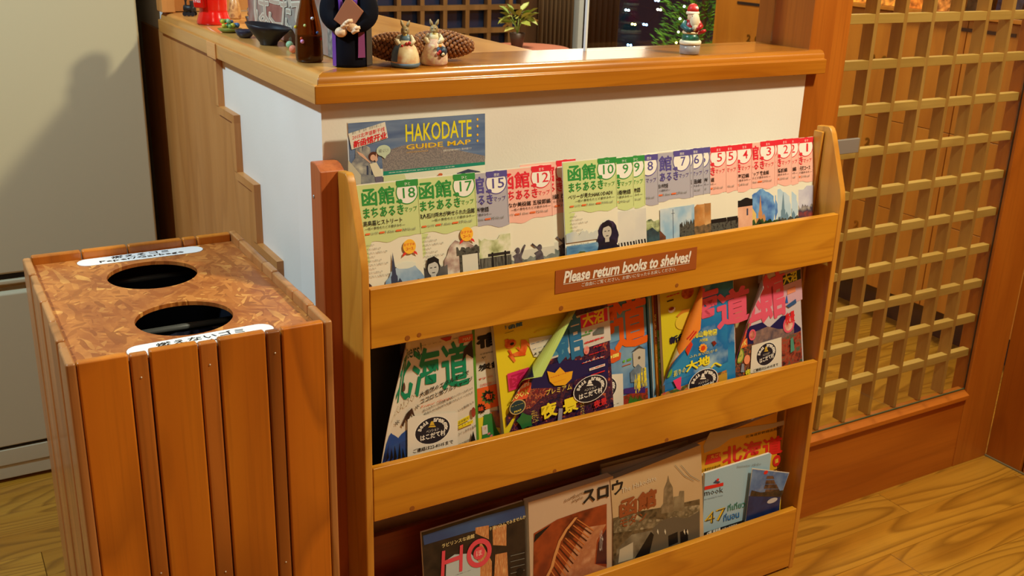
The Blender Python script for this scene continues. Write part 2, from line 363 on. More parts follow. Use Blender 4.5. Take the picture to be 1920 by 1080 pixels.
def plaster():
    m, nt, b = newmat('plaster'); n = N(nt, 'ShaderNodeTexNoise'); n.inputs['Scale'].default_value = 3; n.inputs['Detail'].default_value = 3
    nt.links.new(coords(nt, (1, 1, 1), False), n.inputs['Vector'])
    r = ramp(nt, [(.35, (226, 218, 206)), (.65, (234, 228, 218))]); nt.links.new(n.outputs['Fac'], r.inputs[0]); nt.links.new(r.outputs[0], b.inputs['Base Color'])
    b.inputs['Roughness'].default_value = .75
    n2 = N(nt, 'ShaderNodeTexNoise'); n2.inputs['Scale'].default_value = 260; bp = N(nt, 'ShaderNodeBump'); bp.inputs['Strength'].default_value = .12; bp.inputs['Distance'].default_value = .001
    nt.links.new(n2.outputs['Fac'], bp.inputs['Height']); nt.links.new(bp.outputs[0], b.inputs['Normal']); return m
M_plaster = plaster()
def osb():
    m, nt, b = newmat('strand_board'); L = nt.links
    tc = N(nt, 'ShaderNodeTexCoord'); nd = N(nt, 'ShaderNodeTexNoise'); nd.inputs['Scale'].default_value = 14; nd.inputs['Detail'].default_value = 2
    L.new(tc.outputs['Object'], nd.inputs['Vector'])
    res = []
    for ang, sc in ((.5, (36, 150, 1)), (-.9, (46, 180, 1)), (1.45, (30, 140, 1))):
        mp = N(nt, 'ShaderNodeMapping'); mp.inputs['Rotation'].default_value = (0, 0, ang); mp.inputs['Scale'].default_value = (1, 1, 1)
        mp2 = N(nt, 'ShaderNodeMapping'); mp2.inputs['Scale'].default_value = sc
        mxv = N(nt, 'ShaderNodeMix', data_type='VECTOR'); mxv.inputs['Factor'].default_value = .03
        L.new(tc.outputs['Object'], mxv.inputs['A']); L.new(nd.outputs['Color'], mxv.inputs['B'])
        L.new(mxv.outputs['Result'], mp.inputs[0]); L.new(mp.outputs[0], mp2.inputs[0])
        v = N(nt, 'ShaderNodeTexVoronoi'); v.inputs['Scale'].default_value = 1; L.new(mp2.outputs[0], v.inputs['Vector']); res.append(v)
    def pick(a, b_, f):
        x = N(nt, 'ShaderNodeMix', data_type='RGBA'); L.new(f, x.inputs['Factor']); L.new(a, x.inputs['A']); L.new(b_, x.inputs['B']); return x.outputs['Result']
    rr = []
    for v in res:
        sx = N(nt, 'ShaderNodeSeparateColor'); L.new(v.outputs['Color'], sx.inputs[0])
        r = ramp(nt, [(0, (150, 84, 34)), (.3, (174, 100, 42)), (.6, (186, 112, 50)), (.88, (200, 126, 58)), (1, (220, 154, 76))]); L.new(sx.outputs[0], r.inputs[0]); rr.append((r.outputs[0], sx.outputs[1]))
    t1 = N(nt, 'ShaderNodeMath', operation='GREATER_THAN'); t1.inputs[1].default_value = .55; L.new(rr[1][1], t1.inputs[0])
    t2 = N(nt, 'ShaderNodeMath', operation='GREATER_THAN'); t2.inputs[1].default_value = .6; L.new(rr[2][1], t2.inputs[0])
    c = pick(pick(rr[0][0], rr[1][0], t1.outputs[0]), rr[2][0], t2.outputs[0])
    # varnish stains
    ns = N(nt, 'ShaderNodeTexNoise'); ns.inputs['Scale'].default_value = 16; ns.inputs['Detail'].default_value = 5; L.new(tc.outputs['Object'], ns.inputs['Vector'])
    rs = ramp(nt, [(.44, (255, 255, 255)), (.56, (0, 0, 0))]); L.new(ns.outputs['Fac'], rs.inputs[0])
    mm = N(nt, 'ShaderNodeMath', operation='MULTIPLY'); mm.inputs[1].default_value = .5; L.new(rs.outputs[0], mm.inputs[0])
    x = N(nt, 'ShaderNodeMix', data_type='RGBA'); x.inputs['B'].default_value = srgb((134, 62, 26)); L.new(mm.outputs[0], x.inputs['Factor']); L.new(c, x.inputs['A'])
    L.new(x.outputs['Result'], b.inputs['Base Color']); b.inputs['Roughness'].default_value = .35
    bp = N(nt, 'ShaderNodeBump'); bp.inputs['Strength'].default_value = .3; bp.inputs['Distance'].default_value = .0008; L.new(rr[0][1], bp.inputs['Height']); L.new(bp.outputs[0], b.inputs['Normal'])
    return m
M_osb = osb()
def glassmat(name, tint=(235, 240, 238), rough=0.0):
    m, nt, b = newmat(name); L = nt.links
    g = N(nt, 'ShaderNodeBsdfGlass'); g.inputs['IOR'].default_value = 1.45; g.inputs['Color'].default_value = srgb(tint); g.inputs['Roughness'].default_value = rough
    out = nt.nodes['Material Output']; nt.nodes.remove(b); L.new(g.outputs[0], out.inputs[0]); return m
def panemat():
    # thin window glass: clear body with a Fresnel reflection on top (angle of incidence only)
    m, nt, b = newmat('window_glass'); L = nt.links
    t = N(nt, 'ShaderNodeBsdfTransparent'); t.inputs[0].default_value = (.93, .95, .94, 1)
    g = N(nt, 'ShaderNodeBsdfGlossy'); g.inputs['Roughness'].default_value = .02
    f = N(nt, 'ShaderNodeFresnel'); ge = N(nt, 'ShaderNodeNewGeometry')   # no false total reflection on the far side of the thin pane
    ir = N(nt, 'ShaderNodeMapRange'); ir.inputs['To Min'].default_value = 1.5; ir.inputs['To Max'].default_value = 1 / 1.5
    L.new(ge.outputs['Backfacing'], ir.inputs['Value']); L.new(ir.outputs[0], f.inputs['IOR'])
    mx = N(nt, 'ShaderNodeMixShader'); L.new(f.outputs[0], mx.inputs[0]); L.new(t.outputs[0], mx.inputs[1]); L.new(g.outputs[0], mx.inputs[2])
    L.new(mx.outputs[0], nt.nodes['Material Output'].inputs[0]); nt.nodes.remove(b); return m
M_pane = panemat()
def emit(c, s):
    m, nt, b = newmat('lit_bulb'); b.inputs['Emission Color'].default_value = srgb(c); b.inputs['Emission Strength'].default_value = s; b.inputs['Base Color'].default_value = srgb(c); return m
BLK = mat((14, 14, 16), .5); INK = mat((26, 24, 24), .5); WHT = mat((240, 236, 226), .45); PAPER = mat((226, 218, 200), .6)
METAL = mat((168, 170, 164), .32, .6, 'steel')

# ---------------------------------------------------------------- the building
fl = MB().box(-2.2, 3.4, -2.7, 4.2, -.06, -.0045).out('floor', wood('floor_base', (190, 134, 50), (176, 118, 40), (120, 70, 16), 'x', 9, .4, .35, .75), kind='structure')
pl_meshes = {}
row = 0; y = -1.05
while y < 1.62:
    x = -1.5 - (row * .37) % .9
    while x < 2.2:
        L_ = .91
        if x + L_ > -1.5:
            if not pl_meshes:
                b = MB().box(0, .909, 0, .0892, -.004, .0005); q = b.out('floor_board', W_floor, fl, bevel=.0008, seg=1, origin=(0, 0, 0)); pl_meshes['m'] = q.data; q.location = Vector((x, y, 0)) - worldloc(fl); proto = q
            else:
                q = proto.copy(); COL.objects.link(q); q.parent = fl; q.location = Vector((x, y, 0)) - worldloc(fl)
        x += L_
    y += .09; row += 1
box('ceiling', -2.2, 3.4, -2.7, 4.2, 2.4, 2.5, mat((150, 138, 116), .8), kind='structure')
box('wall_back', -2.2, 3.4, -2.8, -2.7, 0, 2.4, W_panel, kind='structure')
box('wall_west', -2.3, -2.2, -2.7, 2.1, 0, 2.4, W_panel, kind='structure')
# front faces of the low wall under the counter, and its return to the left
WY = .12; WX = -.018; CB = .980
box('wall_front', WX, .90, WY, .235, 0, CB, M_plaster, kind='structure')
box('wall_left', WX, .09, .235, 2.0, 0, CB, M_plaster, kind='structure')
box('wall_left_upper', WX + .0, .09, 1.056, 2.0, CB + .0005, 2.4, M_plaster, kind='structure')
box('wall_behind_fridge', -2.2, WX, 2.0, 2.1, 0, 2.4, M_plaster, kind='structure')
# stepped veneer panel on the left face
ys = [(.6225, CB), (.6225, .893), (.527, .893), (.527, .793), (.429, .793), (.429, .69), (.322, .69), (.322, .50), (.20, .50), (.20, 0), (1.28, 0), (1.28, CB)]
tp = thing('trim_1', (WX, .9, 0), None, None); tp['kind'] = 'structure'
MB().prism([(WX - .0003, a, b) for a, b in ys], (-.006, 0, 0)).out('stepped_panel', W_panel, tp)
def strip(y0, z0, y1, z1, wdt=.013):
    mb = MB()
    if abs(y0 - y1) < 1e-6: mb.box(WX - .0115, WX - .0002, y0 - .0012, y0 + wdt, z0, z1)
    else: mb.box(WX - .0115, WX - .0002, y0 - .0012, y1, z0 - wdt, z0 + .0008)
    mb.out('edge_strip', W_panel, tp)
strip(.6225, .893, .6225, CB); strip(.527, .893, .6355, .893); strip(.527, .793, .527, .880); strip(.429, .793, .540, .793)
strip(.429, .69, .429, .780); strip(.322, .69, .442, .69); strip(.322, .50, .322, .677); strip(.20, .50, .335, .50); strip(.20, 0, .20, .487)

# counter top: front board and left return, each with a raised bead
ct = thing('counter_top', (.3, .3, CB), 'glossy orange wooden counter top over the pale low wall, with beaded front edge', 'counter')
def capboard(name, prof, a, b, m, mitre):
    pass
xa, ya = -.033, .100
zt = 1.0060
# front: mitred profile (y outwards, z)
prof = [(0, CB + .001), (0, zt), (.006, zt + .001), (.007, zt + .008), (.011, zt + .0135), (.018, zt + .0160), (.15, zt + .0160), (.15, CB + .001)]
n = len(prof)
A = [Vector((xa + d, ya + d if d < .15 else ya + d, z)) for d, z in prof]
Bp = [Vector((.9265 if d < .001 else .9265, ya + d, z)) for d, z in prof]
mb = MB(); mb.add(A + Bp, [(i, (i + 1) % n, n + (i + 1) % n, n + i) for i in range(n)] + [tuple(reversed(range(n))), tuple(range(n, 2 * n))])
mb.v[6] = Vector((xa + .15, ya + .15, prof[6][1])); mb.v[7] = Vector((xa + .15, ya + .15, prof[7][1]))
mb.out('front_board', W_cap, ct, bevel=.0012)
prof2 = [(0, CB + .001), (0, zt), (.006, zt + .001), (.007, zt + .008), (.011, zt + .0135), (.018, zt + .0160), (.15, zt + .0160), (.15, CB + .001)]
A = [Vector((xa + d, ya + d + .0004, z)) for d, z in prof2]; Bp = [Vector((xa + d, 1.055, z)) for d, z in prof2]
mb = MB(); mb.add(A + Bp, [(i, n + i, n + (i + 1) % n, (i + 1) % n) for i in range(n)] + [tuple(range(n)), tuple(reversed(range(n, 2 * n)))])
mb.out('side_board', W_capy, ct, bevel=.0012)
box('inner_board', .1172, .40, .2505, 1.055, CB + .001, zt + .0158, W_capy, ct)
box('joint_block', xa - .0025, xa + .0, .60, .655, CB - .001, zt + .0005, wood('pale_joint', (226, 164, 100), (212, 148, 84), (180, 110, 50), 'y', 5, .2), ct, bevel=.001, label='paler patch of wood let into the edge')
# posts and panel at the ends
box('trim_2', .90, .957, .1205, .26, 0, 2.4, W_doorz, kind='structure', bevel=.002)
box('trim_3', -.0335, -.006, 1.005, 1.055, 1.0235, 2.4, W_panel, kind='structure', bevel=.002)
box('trim_4', -.0055, .30, 1.035, 1.050, 1.0235, 1.9, W_panel, kind='structure')
# glass screen standing on the counter
g = thing('glass_screen', (.69, .218, 1.0222), 'clear glass screen standing on the counter behind the santa figure', 'glass')
box('pane', .4835, .8995, .215, .220, 1.0222, 1.9, M_pane, g)
box('edge_strip', .480, .4835, .2145, .2205, 1.0222, 1.9, mat((206, 214, 214), .3), g)

# right side wall, hall walls
box('wall_right', 1.703, 1.7995, -2.7, .1239, 0, 2.4, W_doorz, kind='structure')
tr = thing('trim_5', (1.703, .06, 0), None, None); tr['kind'] = 'structure'
box('jamb_board', 1.690, 1.7028, .030, .1236, 0, 2.4, W_doorz, tr, bevel=.002)
box('jamb_board', 1.696, 1.7028, -.30, .026, 0, 2.4, W_door, tr, bevel=.002)
box('floor_joint', 1.686, 1.6898, -.3, .1235, 0.0006, .004, mat((120, 112, 84), .6), tr)
box('wall_hall_right', 2.62, 2.70, .2, 1.9, 0, 2.4, M_plaster, kind='structure')
box('wall_door_side', 1.80, 2.70, .118, .19, 0, 2.4, M_plaster, kind='structure')
box('wall_far', 1.78, 2.03, 2.6, 2.7, 0, 2.4, W_dark, kind='structure')
box('wall_far_low', .09, 3.4, 2.62, 2.7, 0, .55, W_dark, kind='structure')
box('wall_far_top', .09, 3.4, 2.62, 2.7, 1.9, 2.4, M_plaster, kind='structure')
box('wall_far_left', .09, .93, 2.6, 2.7, .55, 1.9, M_plaster, kind='structure')
box('wall_far_right', 3.3, 3.4, .19, 2.62, 0, 2.4, M_plaster, kind='structure')

# sliding lattice door
d = thing('door_1', (1.33, .14, 0), None, None); d['kind'] = 'structure'
box('bottom_panel', 1.001, 1.5645, .126, .150, .0, .186, W_door, d)
MB().prism([(1.001, .126, .180), (1.001, .116, .186), (1.001, .116, .196), (1.001, .134, .206), (1.001, .150, .206), (1.001, .150, .180)], (.5635, 0, 0)).out('bottom_rail', W_door, d, bevel=.001)
box('stile', 1.565, 1.6895, .124, .168, 0, 2.0, W_doorz, d, bevel=.002)
box('stile', .9575, 1.0005, .124, .168, 0, 2.0, W_doorz, d, bevel=.002)
box('top_rail', 1.0005, 1.565, .124, .168, 1.93, 2.0, W_door, d)
box('glass_pane', 1.001, 1.5645, .1345, .1375, .2065, 1.93, M_pane, d)
M_edge = mat((60, 74, 50), .4)
box('glass_seal', 1.001, 1.5645, .1315, .1342, .2065, .2085, M_edge, d)
box('glass_seal', 1.5632, 1.5648, .1315, .1342, .2065, 1.93, mat((40, 24, 12), .5), d)
z = .2900
pr = None; k = 0
while z < 1.90:
    if pr is None: pr = box('lattice_bar', 1.001, 1.5645, .140, .157, z, z + .0175, W_lat, d, bevel=.0008)
    else: q = pr.copy(); COL.objects.link(q); q.location = pr.location + Vector((0, 0, z - .2900))
    z += .0857
pv = None
for x in (1.0035, 1.0835, 1.1635, 1.2435, 1.3270, 1.4095, 1.4885):
    if pv is None: pv = box('lattice_bar', x - .008 + .006, x + .008, .1395, .1675, .207, 1.93, W_latz, d, bevel=.0008); x00 = x
    else: q = pv.copy(); COL.objects.link(q); q.location = pv.location + Vector((x - x00, 0, 0))
hm = MB().box(.972, .990, .100, .1235, .835, .851); hd = hm.out('handle_stem', METAL, None, bevel=.001); hd.parent = d; hd.location = Vector(hd.location) - worldloc(d)
box('handle', .970, 1.036, .094, .101, .8285, .8565, METAL, d, bevel=.0015)

# lockers in the hall
lk = thing('locker_cabinet', (2.3, 1.05, 0), 'orange wooden locker cabinet in the hall behind the lattice door, with brass door numbers', 'locker')
box('carcass', 2.166, 2.60, .22, 1.82, .12, 1.45, W_lock, lk)
box('plinth', 2.24, 2.60, .25, 1.80, 0, .12, BLK, lk)
yy = [.222, .444, .727, 1.245, 1.5, 1.818]
zz = [.121, .39, .665, .995]
brass = mat((196, 146, 60), .35, 1, 'brass')
cols = [(.222, .7255), (.7285, 1.245), (1.248, 1.818)]
nums = {(1, 0): '2', (1, 1): '2', (1, 2): '2', (2, 2): '202', (2, 1): '102', (2, 0): '002'}
NP = {(2, 2): (1.632, 1.528, .858), (1, 2): (1.060, .95, .858), (1, 1): (1.032, .93, .595), (1, 0): (1.028, .93, .318)}
for ci, (a, b_) in enumerate(cols):
    for zi in range(3):
        dd = box('locker_door', 2.15, 2.1655, a, b_, zz[zi] + .001, zz[zi + 1] - .001, W_lock, lk, bevel=.001)
        if (ci, zi) in NP:
            y1, y0, z1 = NP[(ci, zi)]
            s_ = Sheet((2.1498, y1, z1 - .024), .2, .03, U=(0, -1, 0), V=(0, 0, 1)); s_.lift = .0006
            for kk, ch in enumerate('202'):
                vs, fs = glyphs(ch, .02, 0, 2)
                yc = y1 - kk * (y1 - y0 - .02) / 2; F2 = [(2.1492, yc - x * .02, z1 - .024 + yv * .026) for x, yv in vs]
                nn = len(F2); MB().add(F2 + [(2.1478, b2, c2) for _, b2, c2 in F2], [tuple(f) for f in fs] + [tuple(nn + q for q in reversed(f)) for f in fs]).out('door_number', brass, dd)
for ya_, yb_ in ((1.70, 1.543), (1.21, 1.11), (.757, .57), (.53, .33)):
    MB().box(2.1475, 2.1499, yb_, ya_, .961, .9705).out('vent_slot', BLK, lk)
# leaflet rack on the wall face above the doors: wooden ledges with packets
box('ledge', 2.125, 2.1655, .25, 1.24, .998, 1.010, W_lock, lk, bevel=.001)
pk = [(1.17, 1.07, (238, 142, 52)), (1.05, .965, (240, 150, 60)), (.94, .86, (232, 128, 50)), (.845, .765, (226, 140, 70)), (.735, .655, (54, 42, 30)), (.64, .56, (26, 32, 52)), (.545, .47, (24, 32, 64))]
for i, (a, b_, c_) in enumerate(pk):
    t = thing('brochure_packet', (2.15, (a + b_) / 2, 1.0105), ['orange glossy packet at the far left end of the locker ledge', 'second orange glossy packet on the locker ledge', 'third orange packet on the locker ledge, left of the plain peach one', 'peach coloured packet on the locker ledge, left of the dark ones', 'brown speckled dark brochure on the locker ledge', 'navy speckled brochure on the locker ledge', 'plain navy brochure at the right end of the locker ledge'][i], 'brochure', 'packets on the locker ledge')
    MB().hexa([(2.135, b_, 1.0105), (2.150, b_, 1.0105), (2.150, a, 1.0105), (2.135, a, 1.0105)], [(2.152, b_, 1.17), (2.162, b_, 1.17), (2.162, a, 1.17), (2.152, a, 1.17)]).out('sleeve', photo((tuple(int(v * .6) for v in c_), c_, tuple(min(255, int(v * 1.3)) for v in c_)), 60, rough=.12), t, bevel=.001)

# far lattice window
wn = thing('window_1', (1.35, 2.62, .55), None, None); wn['kind'] = 'structure'
box('window_frame', .93, .96, 2.58, 2.62, .55, 1.9, W_dark, wn); box('window_frame', 1.755, 1.785, 2.58, 2.62, .55, 1.9, W_dark, wn)
box('window_frame', .96, 1.755, 2.58, 2.62, .55, .60, W_dark, wn)
box('window_glass', .93, 1.785, 2.624, 2.63, .56, 1.89, mat((34, 44, 74), .08), wn)
W_lat2 = wood('far_lattice', (132, 98, 60), (112, 80, 46), (76, 50, 24), 'z', 6, .3)
x = 1.0
while x < 1.75: box('lattice_bar', x - .009, x + .009, 2.585, 2.615, .6, 1.9, W_lat2, wn); x += .1013
z = .688
while z < 1.3: box('lattice_bar', .96, 1.755, 2.584, 2.614, z, z + .020, W_lat2, wn); z += .0925
# night window
w2 = thing('window_2', (2.6, 2.62, .55), None, None); w2['kind'] = 'structure'
box('window_frame', 2.035, 2.058, 2.56, 2.60, .55, 1.9, mat((200, 206, 214), .4), w2, label='pale aluminium upright')
box('window_glass', 2.27, 3.3, 2.63, 2.636, .55, 1.9, M_pane, w2)
box('window_frame', 2.255, 2.275, 2.60, 2.64, .55, 1.9, W_dark, w2)
cu = MB(); pts = []
for i in range(49):
    x = 2.060 + .205 * i / 48; pts.append((x, 2.60 + .010 * math.sin(i * .9)))
cu.add([(x, y, z) for z in (.56, 1.9) for x, y in pts], [(i, i + 1, 49 + i + 1, 49 + i) for i in range(48)])
c1 = cu.out('curtain', mat((52, 34, 26), .9), smooth=True, label='dark brown curtain hanging beside the night window', cat='curtain')
sd = c1.modifiers.new('s', 'SOLIDIFY'); sd.thickness = .002
cu = MB(); pts = []
for i in range(49):
    x = 1.84 + .18 * i / 48; pts.append((x, 2.572 + .012 * math.sin(i * 1.1)))
cu.add([(x, y, z) for z in (.5, 1.9) for x, y in pts], [(i, i + 1, 49 + i + 1, 49 + i) for i in range(48)])
c2 = cu.out('curtain', mat((104, 84, 62), .9), smooth=True, label='grey brown curtain gathered left of the pale window upright', cat='curtain')
sd = c2.modifiers.new('s', 'SOLIDIFY'); sd.thickness = .002

# fridge
F_up = mat((190, 180, 148), .38, 0, 'fridge_enamel'); F_lo = F_up
fr = thing('refrigerator', (-.47, 1.38, 0), 'beige two-door refrigerator standing left of the counter', 'refrigerator')
box('body', -.87, -.0725, 1.10, 1.72, .012, 1.72, F_up, fr, bevel=.006)
box('upper_door', -.872, -.0715, 1.0645, 1.098, .4875, 1.72, F_up, fr, bevel=.006)
MB().prism([(-.872, 1.098, .091), (-.872, 1.0645, .091), (-.872, 1.0645, .443), (-.872, 1.072, .450), (-.872, 1.085, .452), (-.872, 1.085, .463), (-.872, 1.0645, .465), (-.872, 1.0645, .475), (-.872, 1.098, .475)], (.8005, 0, 0)).out('lower_door', F_lo, fr, bevel=.0025)
box('door_gasket', -.865, -.078, 1.075, 1.098, .476, .487, BLK, fr)
box('door_gasket', -.865, -.078, 1.072, 1.098, .083, .0905, BLK, fr)
box('kick_panel', -.870, -.0735, 1.066, 1.098, .044, .0825, F_lo, fr, bevel=.002); box('kick_panel', -.870, -.0735, 1.069, 1.098, .0095, .0430, F_lo, fr, bevel=.002)
for x in (-.80, -.14): MB().lathe([(.016, 0.001), (.016, .0095)], (x, 1.09, 0), 12).out('foot', BLK, fr)
for x in (-.80, -.14): MB().lathe([(.016, 0.001), (.016, .012)], (x, 1.66, 0), 12).out('foot', BLK, fr)
# ---------------------------------------------------------------- litter bin
BX0, BX1, BY0, BY1, BZ = -.3890, -.0870, -.0800, .3560, .741
bn = thing('litter_bin', ((BX0 + BX1) / 2, (BY0 + BY1) / 2, 0), 'tall litter bin of stained wooden slats with two round holes in its strand board top', 'bin')
def slat(nm, x0, x1, y0, y1, m, zt_=BZ, **k):
    return box('slat', x0, x1, y0, y1, .012, zt_, m, bn, bevel=.0028, **k)
T = .0125
fx = [(-.3875, -.3315, 0), (-.3300, -.3095, .004), (-.3080, -.2525, 0), (-.2510, -.2295, .004), (-.2280, -.1705, 0), (-.1690, -.1515, .004), (-.1500, -.0955, 0)]
W_binn = wood('cedar_narrow_slat', (190, 112, 40), (160, 86, 24), (84, 42, 14), 'z', 4, .6, .4, .8, fine=.3, coat=.15, hue=.05)
for i, (a, b_, dn) in enumerate(fx): slat('f', a, b_, BY0 + dn * .3, BY0 + T, W_binn if dn else W_bin, BZ - (.002 if dn else 0))
for a, b_ in ((-.387, -.319), (-.3175, -.2535), (-.252, -.1715), (-.170, -.1495), (-.148, -.0955)): slat('b', a, b_, BY1 - T, BY1, W_bin)
lyy = [(-.080, -.0225), (-.0215, -.0020), (-.0010, .0655), (.0665, .1435), (.1445, .2235), (.2245, .2640), (.2650, .3440)]
for i, (a, b_) in enumerate(lyy): slat('l', BX0 - .010 + (.0015 if i % 2 else 0), BX0 + .0012, a, b_, W_binside, BZ - (.0015 if i in (1, 5) else 0))
ryy = [(-.0800, -.0150), (-.0140, .0445), (.0455, .1345), (.1355, .1800), (.1810, .3020), (.3030, .3560)]
for i, (a, b_) in enumerate(ryy): slat('r', BX1 - .0080, BX1 + .0030, a, b_, W_binside, BZ + (.001 if i % 2 else 0))
# top board with two round holes
def holed(x0, x1, y0, y1, z0, z1, holes, m):
    import bmesh
    mb = MB(); seg = 40
    # strips in y, each strip holding at most one hole, ring to rectangle
    def tri(zc, up):
        pass
    cuts = [y0] + [ (holes[0][1] + holes[1][1]) / 2 ] + [y1]
    for (cx, cy, r), (a, b_) in zip(holes, zip(cuts[:-1], cuts[1:])):
        ring = []; outer = []
        for k in range(seg):
            t = 2 * PI * k / seg; c, s_ = math.cos(t), math.sin(t); ring.append((cx + r * c, cy + r * s_))
            k1 = min(((x1 - cx) / c if c > 1e-9 else (x0 - cx) / c if c < -1e-9 else 9), ((b_ - cy) / s_ if s_ > 1e-9 else (a - cy) / s_ if s_ < -1e-9 else 9)); outer.append([cx + k1 * c, cy + k1 * s_])
        for X in (x0, x1):
            for Y in (a, b_):
                j = min(range(seg), key=lambda q: (outer[q][0] - X) ** 2 + (outer[q][1] - Y) ** 2); outer[j] = [X, Y]
        for zz_, fl_ in ((z1, 0), (z0, 1)):
            f = [(k, (k + 1) % seg, seg + (k + 1) % seg, seg + k) for k in range(seg)]
            mb.add([(p[0], p[1], zz_) for p in ring + outer], [tuple(q) if fl_ else tuple(reversed(q)) for q in f])
        mb.add([(p[0], p[1], zz_) for zz_ in (z0, z1) for p in ring], [((k + 1) % seg, k, seg + k, seg + (k + 1) % seg) for k in range(seg)])
    mb.add([(x, y, z) for z in (z0, z1) for y in (y0, y1) for x in (x0, x1)], [(0, 1, 5, 4), (2, 6, 7, 3), (0, 4, 6, 2), (1, 3, 7, 5)])
    return mb.out('top_board', m, bn)
H1 = (-.2400, .2310, .0620); H2 = (-.2400, .0420, .0610)
holed(BX0 + .0015, BX1 - .0083, BY0 + T + .0004, BY1 - T - .0004, .7225, .728, [H2, H1], M_osb)
# rectangular inner tub, its liner folded over the near rim
M_liner = mat((28, 30, 38), .3); yt = at(350, 609, z=.692).y
tub = MB(); X0, X1, Y0, Y1, Z0, Z1, w_ = -.345, -.135, yt, .330, .05, .690, .003
for a in ((X0, X1, Y0, Y0 + w_), (X0, X1, Y1 - w_, Y1), (X0, X0 + w_, Y0 + w_, Y1 - w_), (X1 - w_, X1, Y0 + w_, Y1 - w_)): tub.box(*a, Z0, Z1)
tub.box(X0, X1, Y0, Y1, Z0 - .003, Z0); tub.out('inner_tub', M_liner, bn, label='black inner tub')
rimp = [(X0, Y0, Z1), (X1, Y0, Z1), (X1, Y1, Z1), (X0, Y1, Z1), (X0, Y0, Z1)]
MB().tube(rimp[:2], .0045).tube(rimp[1:3], .0045).tube(rimp[2:4], .0045).tube(rimp[3:5], .0045).out('tub_rim', mat((92, 96, 96), .4), bn, smooth=True, label='grey tub rim')
lb = MB(); rr = random.Random(5); nx_, nz_ = 22, 8
lb.add([(X0 + (X1 - X0) * i / nx_, Y0 - .006 - .010 * j / nz_ - rr.uniform(0, .006), Z1 - .004 - .09 * j / nz_) for j in range(nz_ + 1) for i in range(nx_ + 1)], [(j * (nx_ + 1) + i, j * (nx_ + 1) + i + 1, (j + 1) * (nx_ + 1) + i + 1, (j + 1) * (nx_ + 1) + i) for j in range(nz_) for i in range(nx_)])
lb.out('bin_liner', mat((38, 42, 60), .2), bn, label='crumpled dark plastic liner')
box('bottom_board', BX0 + .002, BX1 - .009, BY0 + T + .001, BY1 - T - .001, .012, .024, W_bin, bn)
# dark panels added behind the slats to block light leaks and darken the inside
M_block = mat((44, 16, 10), .7)
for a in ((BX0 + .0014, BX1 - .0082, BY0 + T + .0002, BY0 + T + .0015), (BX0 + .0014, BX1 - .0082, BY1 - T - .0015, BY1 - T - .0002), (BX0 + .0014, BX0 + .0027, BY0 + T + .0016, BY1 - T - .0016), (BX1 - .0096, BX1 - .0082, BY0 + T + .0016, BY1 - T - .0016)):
    box('leak_block_panel', *a, .025, .7135, M_block, bn)
# nails
for x, z in ((-.3195, .7095), (-.2400, .7100), (-.1597, .7100), (-.2400, .4160), (-.1597, .4050), (-.3195, .44)):
    MB().ball((x, BY0 + .0010, z), (.0013, .0010, .0013), seg=8, rings=5).out('nail', mat((214, 206, 190), .3, .6), bn, smooth=True)
# labels on the top
def pill(name, c0, c1, z, hw):
    c0, c1 = Vector((*c0, z)), Vector((*c1, z)); d = (c1 - c0).normalized(); nrm = Vector((-d.y, d.x, 0)); pts = []
    for i in range(13): t = PI / 2 + PI * i / 12; pts.append(c0 + hw * (math.cos(t) * d + math.sin(t) * nrm))
    for i in range(13): t = -PI / 2 + PI * i / 12; pts.append(c1 + hw * (math.cos(t) * d + math.sin(t) * nrm))
    return MB().prism(pts, (0, 0, .0006)).out(name, mat((236, 234, 230), .35), bn)
TZ = .7282
def toplabel(c0, c1, hw, lines):
    a = pill('sticker', c0, c1, TZ, hw); b = MB(); d = (Vector(c1) - Vector(c0)).normalized(); n2 = Vector((-d.y, d.x))
    m0 = (Vector(c0) + Vector(c1)) / 2
    for body, w_, lo, hi, bold in lines:
        vs, fs = glyphs(body, bold); b.add([(*(m0 + d * (x - .5) * w_ + n2 * (lo + (hi - lo) * y)), TZ + .0009) for x, y in vs], fs)
    b.out('sticker_lettering', INK, a)
toplabel((-.312, .3230), (-.162, .3230), .0165, [('燃えるゴミ', .084, .0015, .0140, .012), ('Paper/Garbage', .122, -.0125, -.0010, .012)])
toplabel((-.310, -.0440), (-.166, -.0390), .0175, [('燃えないゴミ', .108, -.0010, .0125, .012), ('Bottles/Cans', .10, -.013, -.004, .012)])

# ---------------------------------------------------------------- magazine rack
RK = thing('magazine_rack', (.45, .04, 0), 'wide pine magazine rack with three tiers leaning on the low wall', 'rack')
RD = .079
def sidepanel(x0, x1, m=W_side):
    pr_ = [(0, .0), (0, .768), (.004, .788), (.041, .884), (.047, .893), (.053, .896), (RD, .893), (RD, 0)]
    return MB().prism([(x0, y_, z_) for y_, z_ in pr_], (x1 - x0, 0, 0)).out('side_panel', m, RK, bevel=.0018)
sidepanel(-.0122, -.0002); sidepanel(.9002, .9125)
MB().prism([(-.037, .0795, 0), (-.037, .0795, .893), (-.037, .092, .899), (-.037, .106, .9015), (-.037, .1195, .900), (-.037, .1195, 0)], (.0355, 0, 0)).out('back_post', W_red, RK, bevel=.002, label='dark red-brown rear post')
MB().ball((-.0372, .108, .852), (.0012, .003, .003), seg=8, rings=5).out('screw', METAL, RK, smooth=True)
box('back_post', .8935, .8998, .0580, .0785, 0, .885, W_side, RK, bevel=.0015)
def railq(zl0, zl1, zr0, zr1):
    return MB().hexa([(.0002, 0, zl0), (.8998, 0, zr0), (.8998, .0125, zr0), (.0002, .0125, zl0)], [(.0002, 0, zl1), (.8998, 0, zr1), (.8998, .0125, zr1), (.0002, .0125, zl1)]).out('front_rail', W_rail, RK, bevel=.0016)
r1 = railq(.6540, .7428, .6580, .7478); r2 = railq(.3745, .4642, .3742, .4610); r3 = railq(.0040, .1420, .0060, .1415)
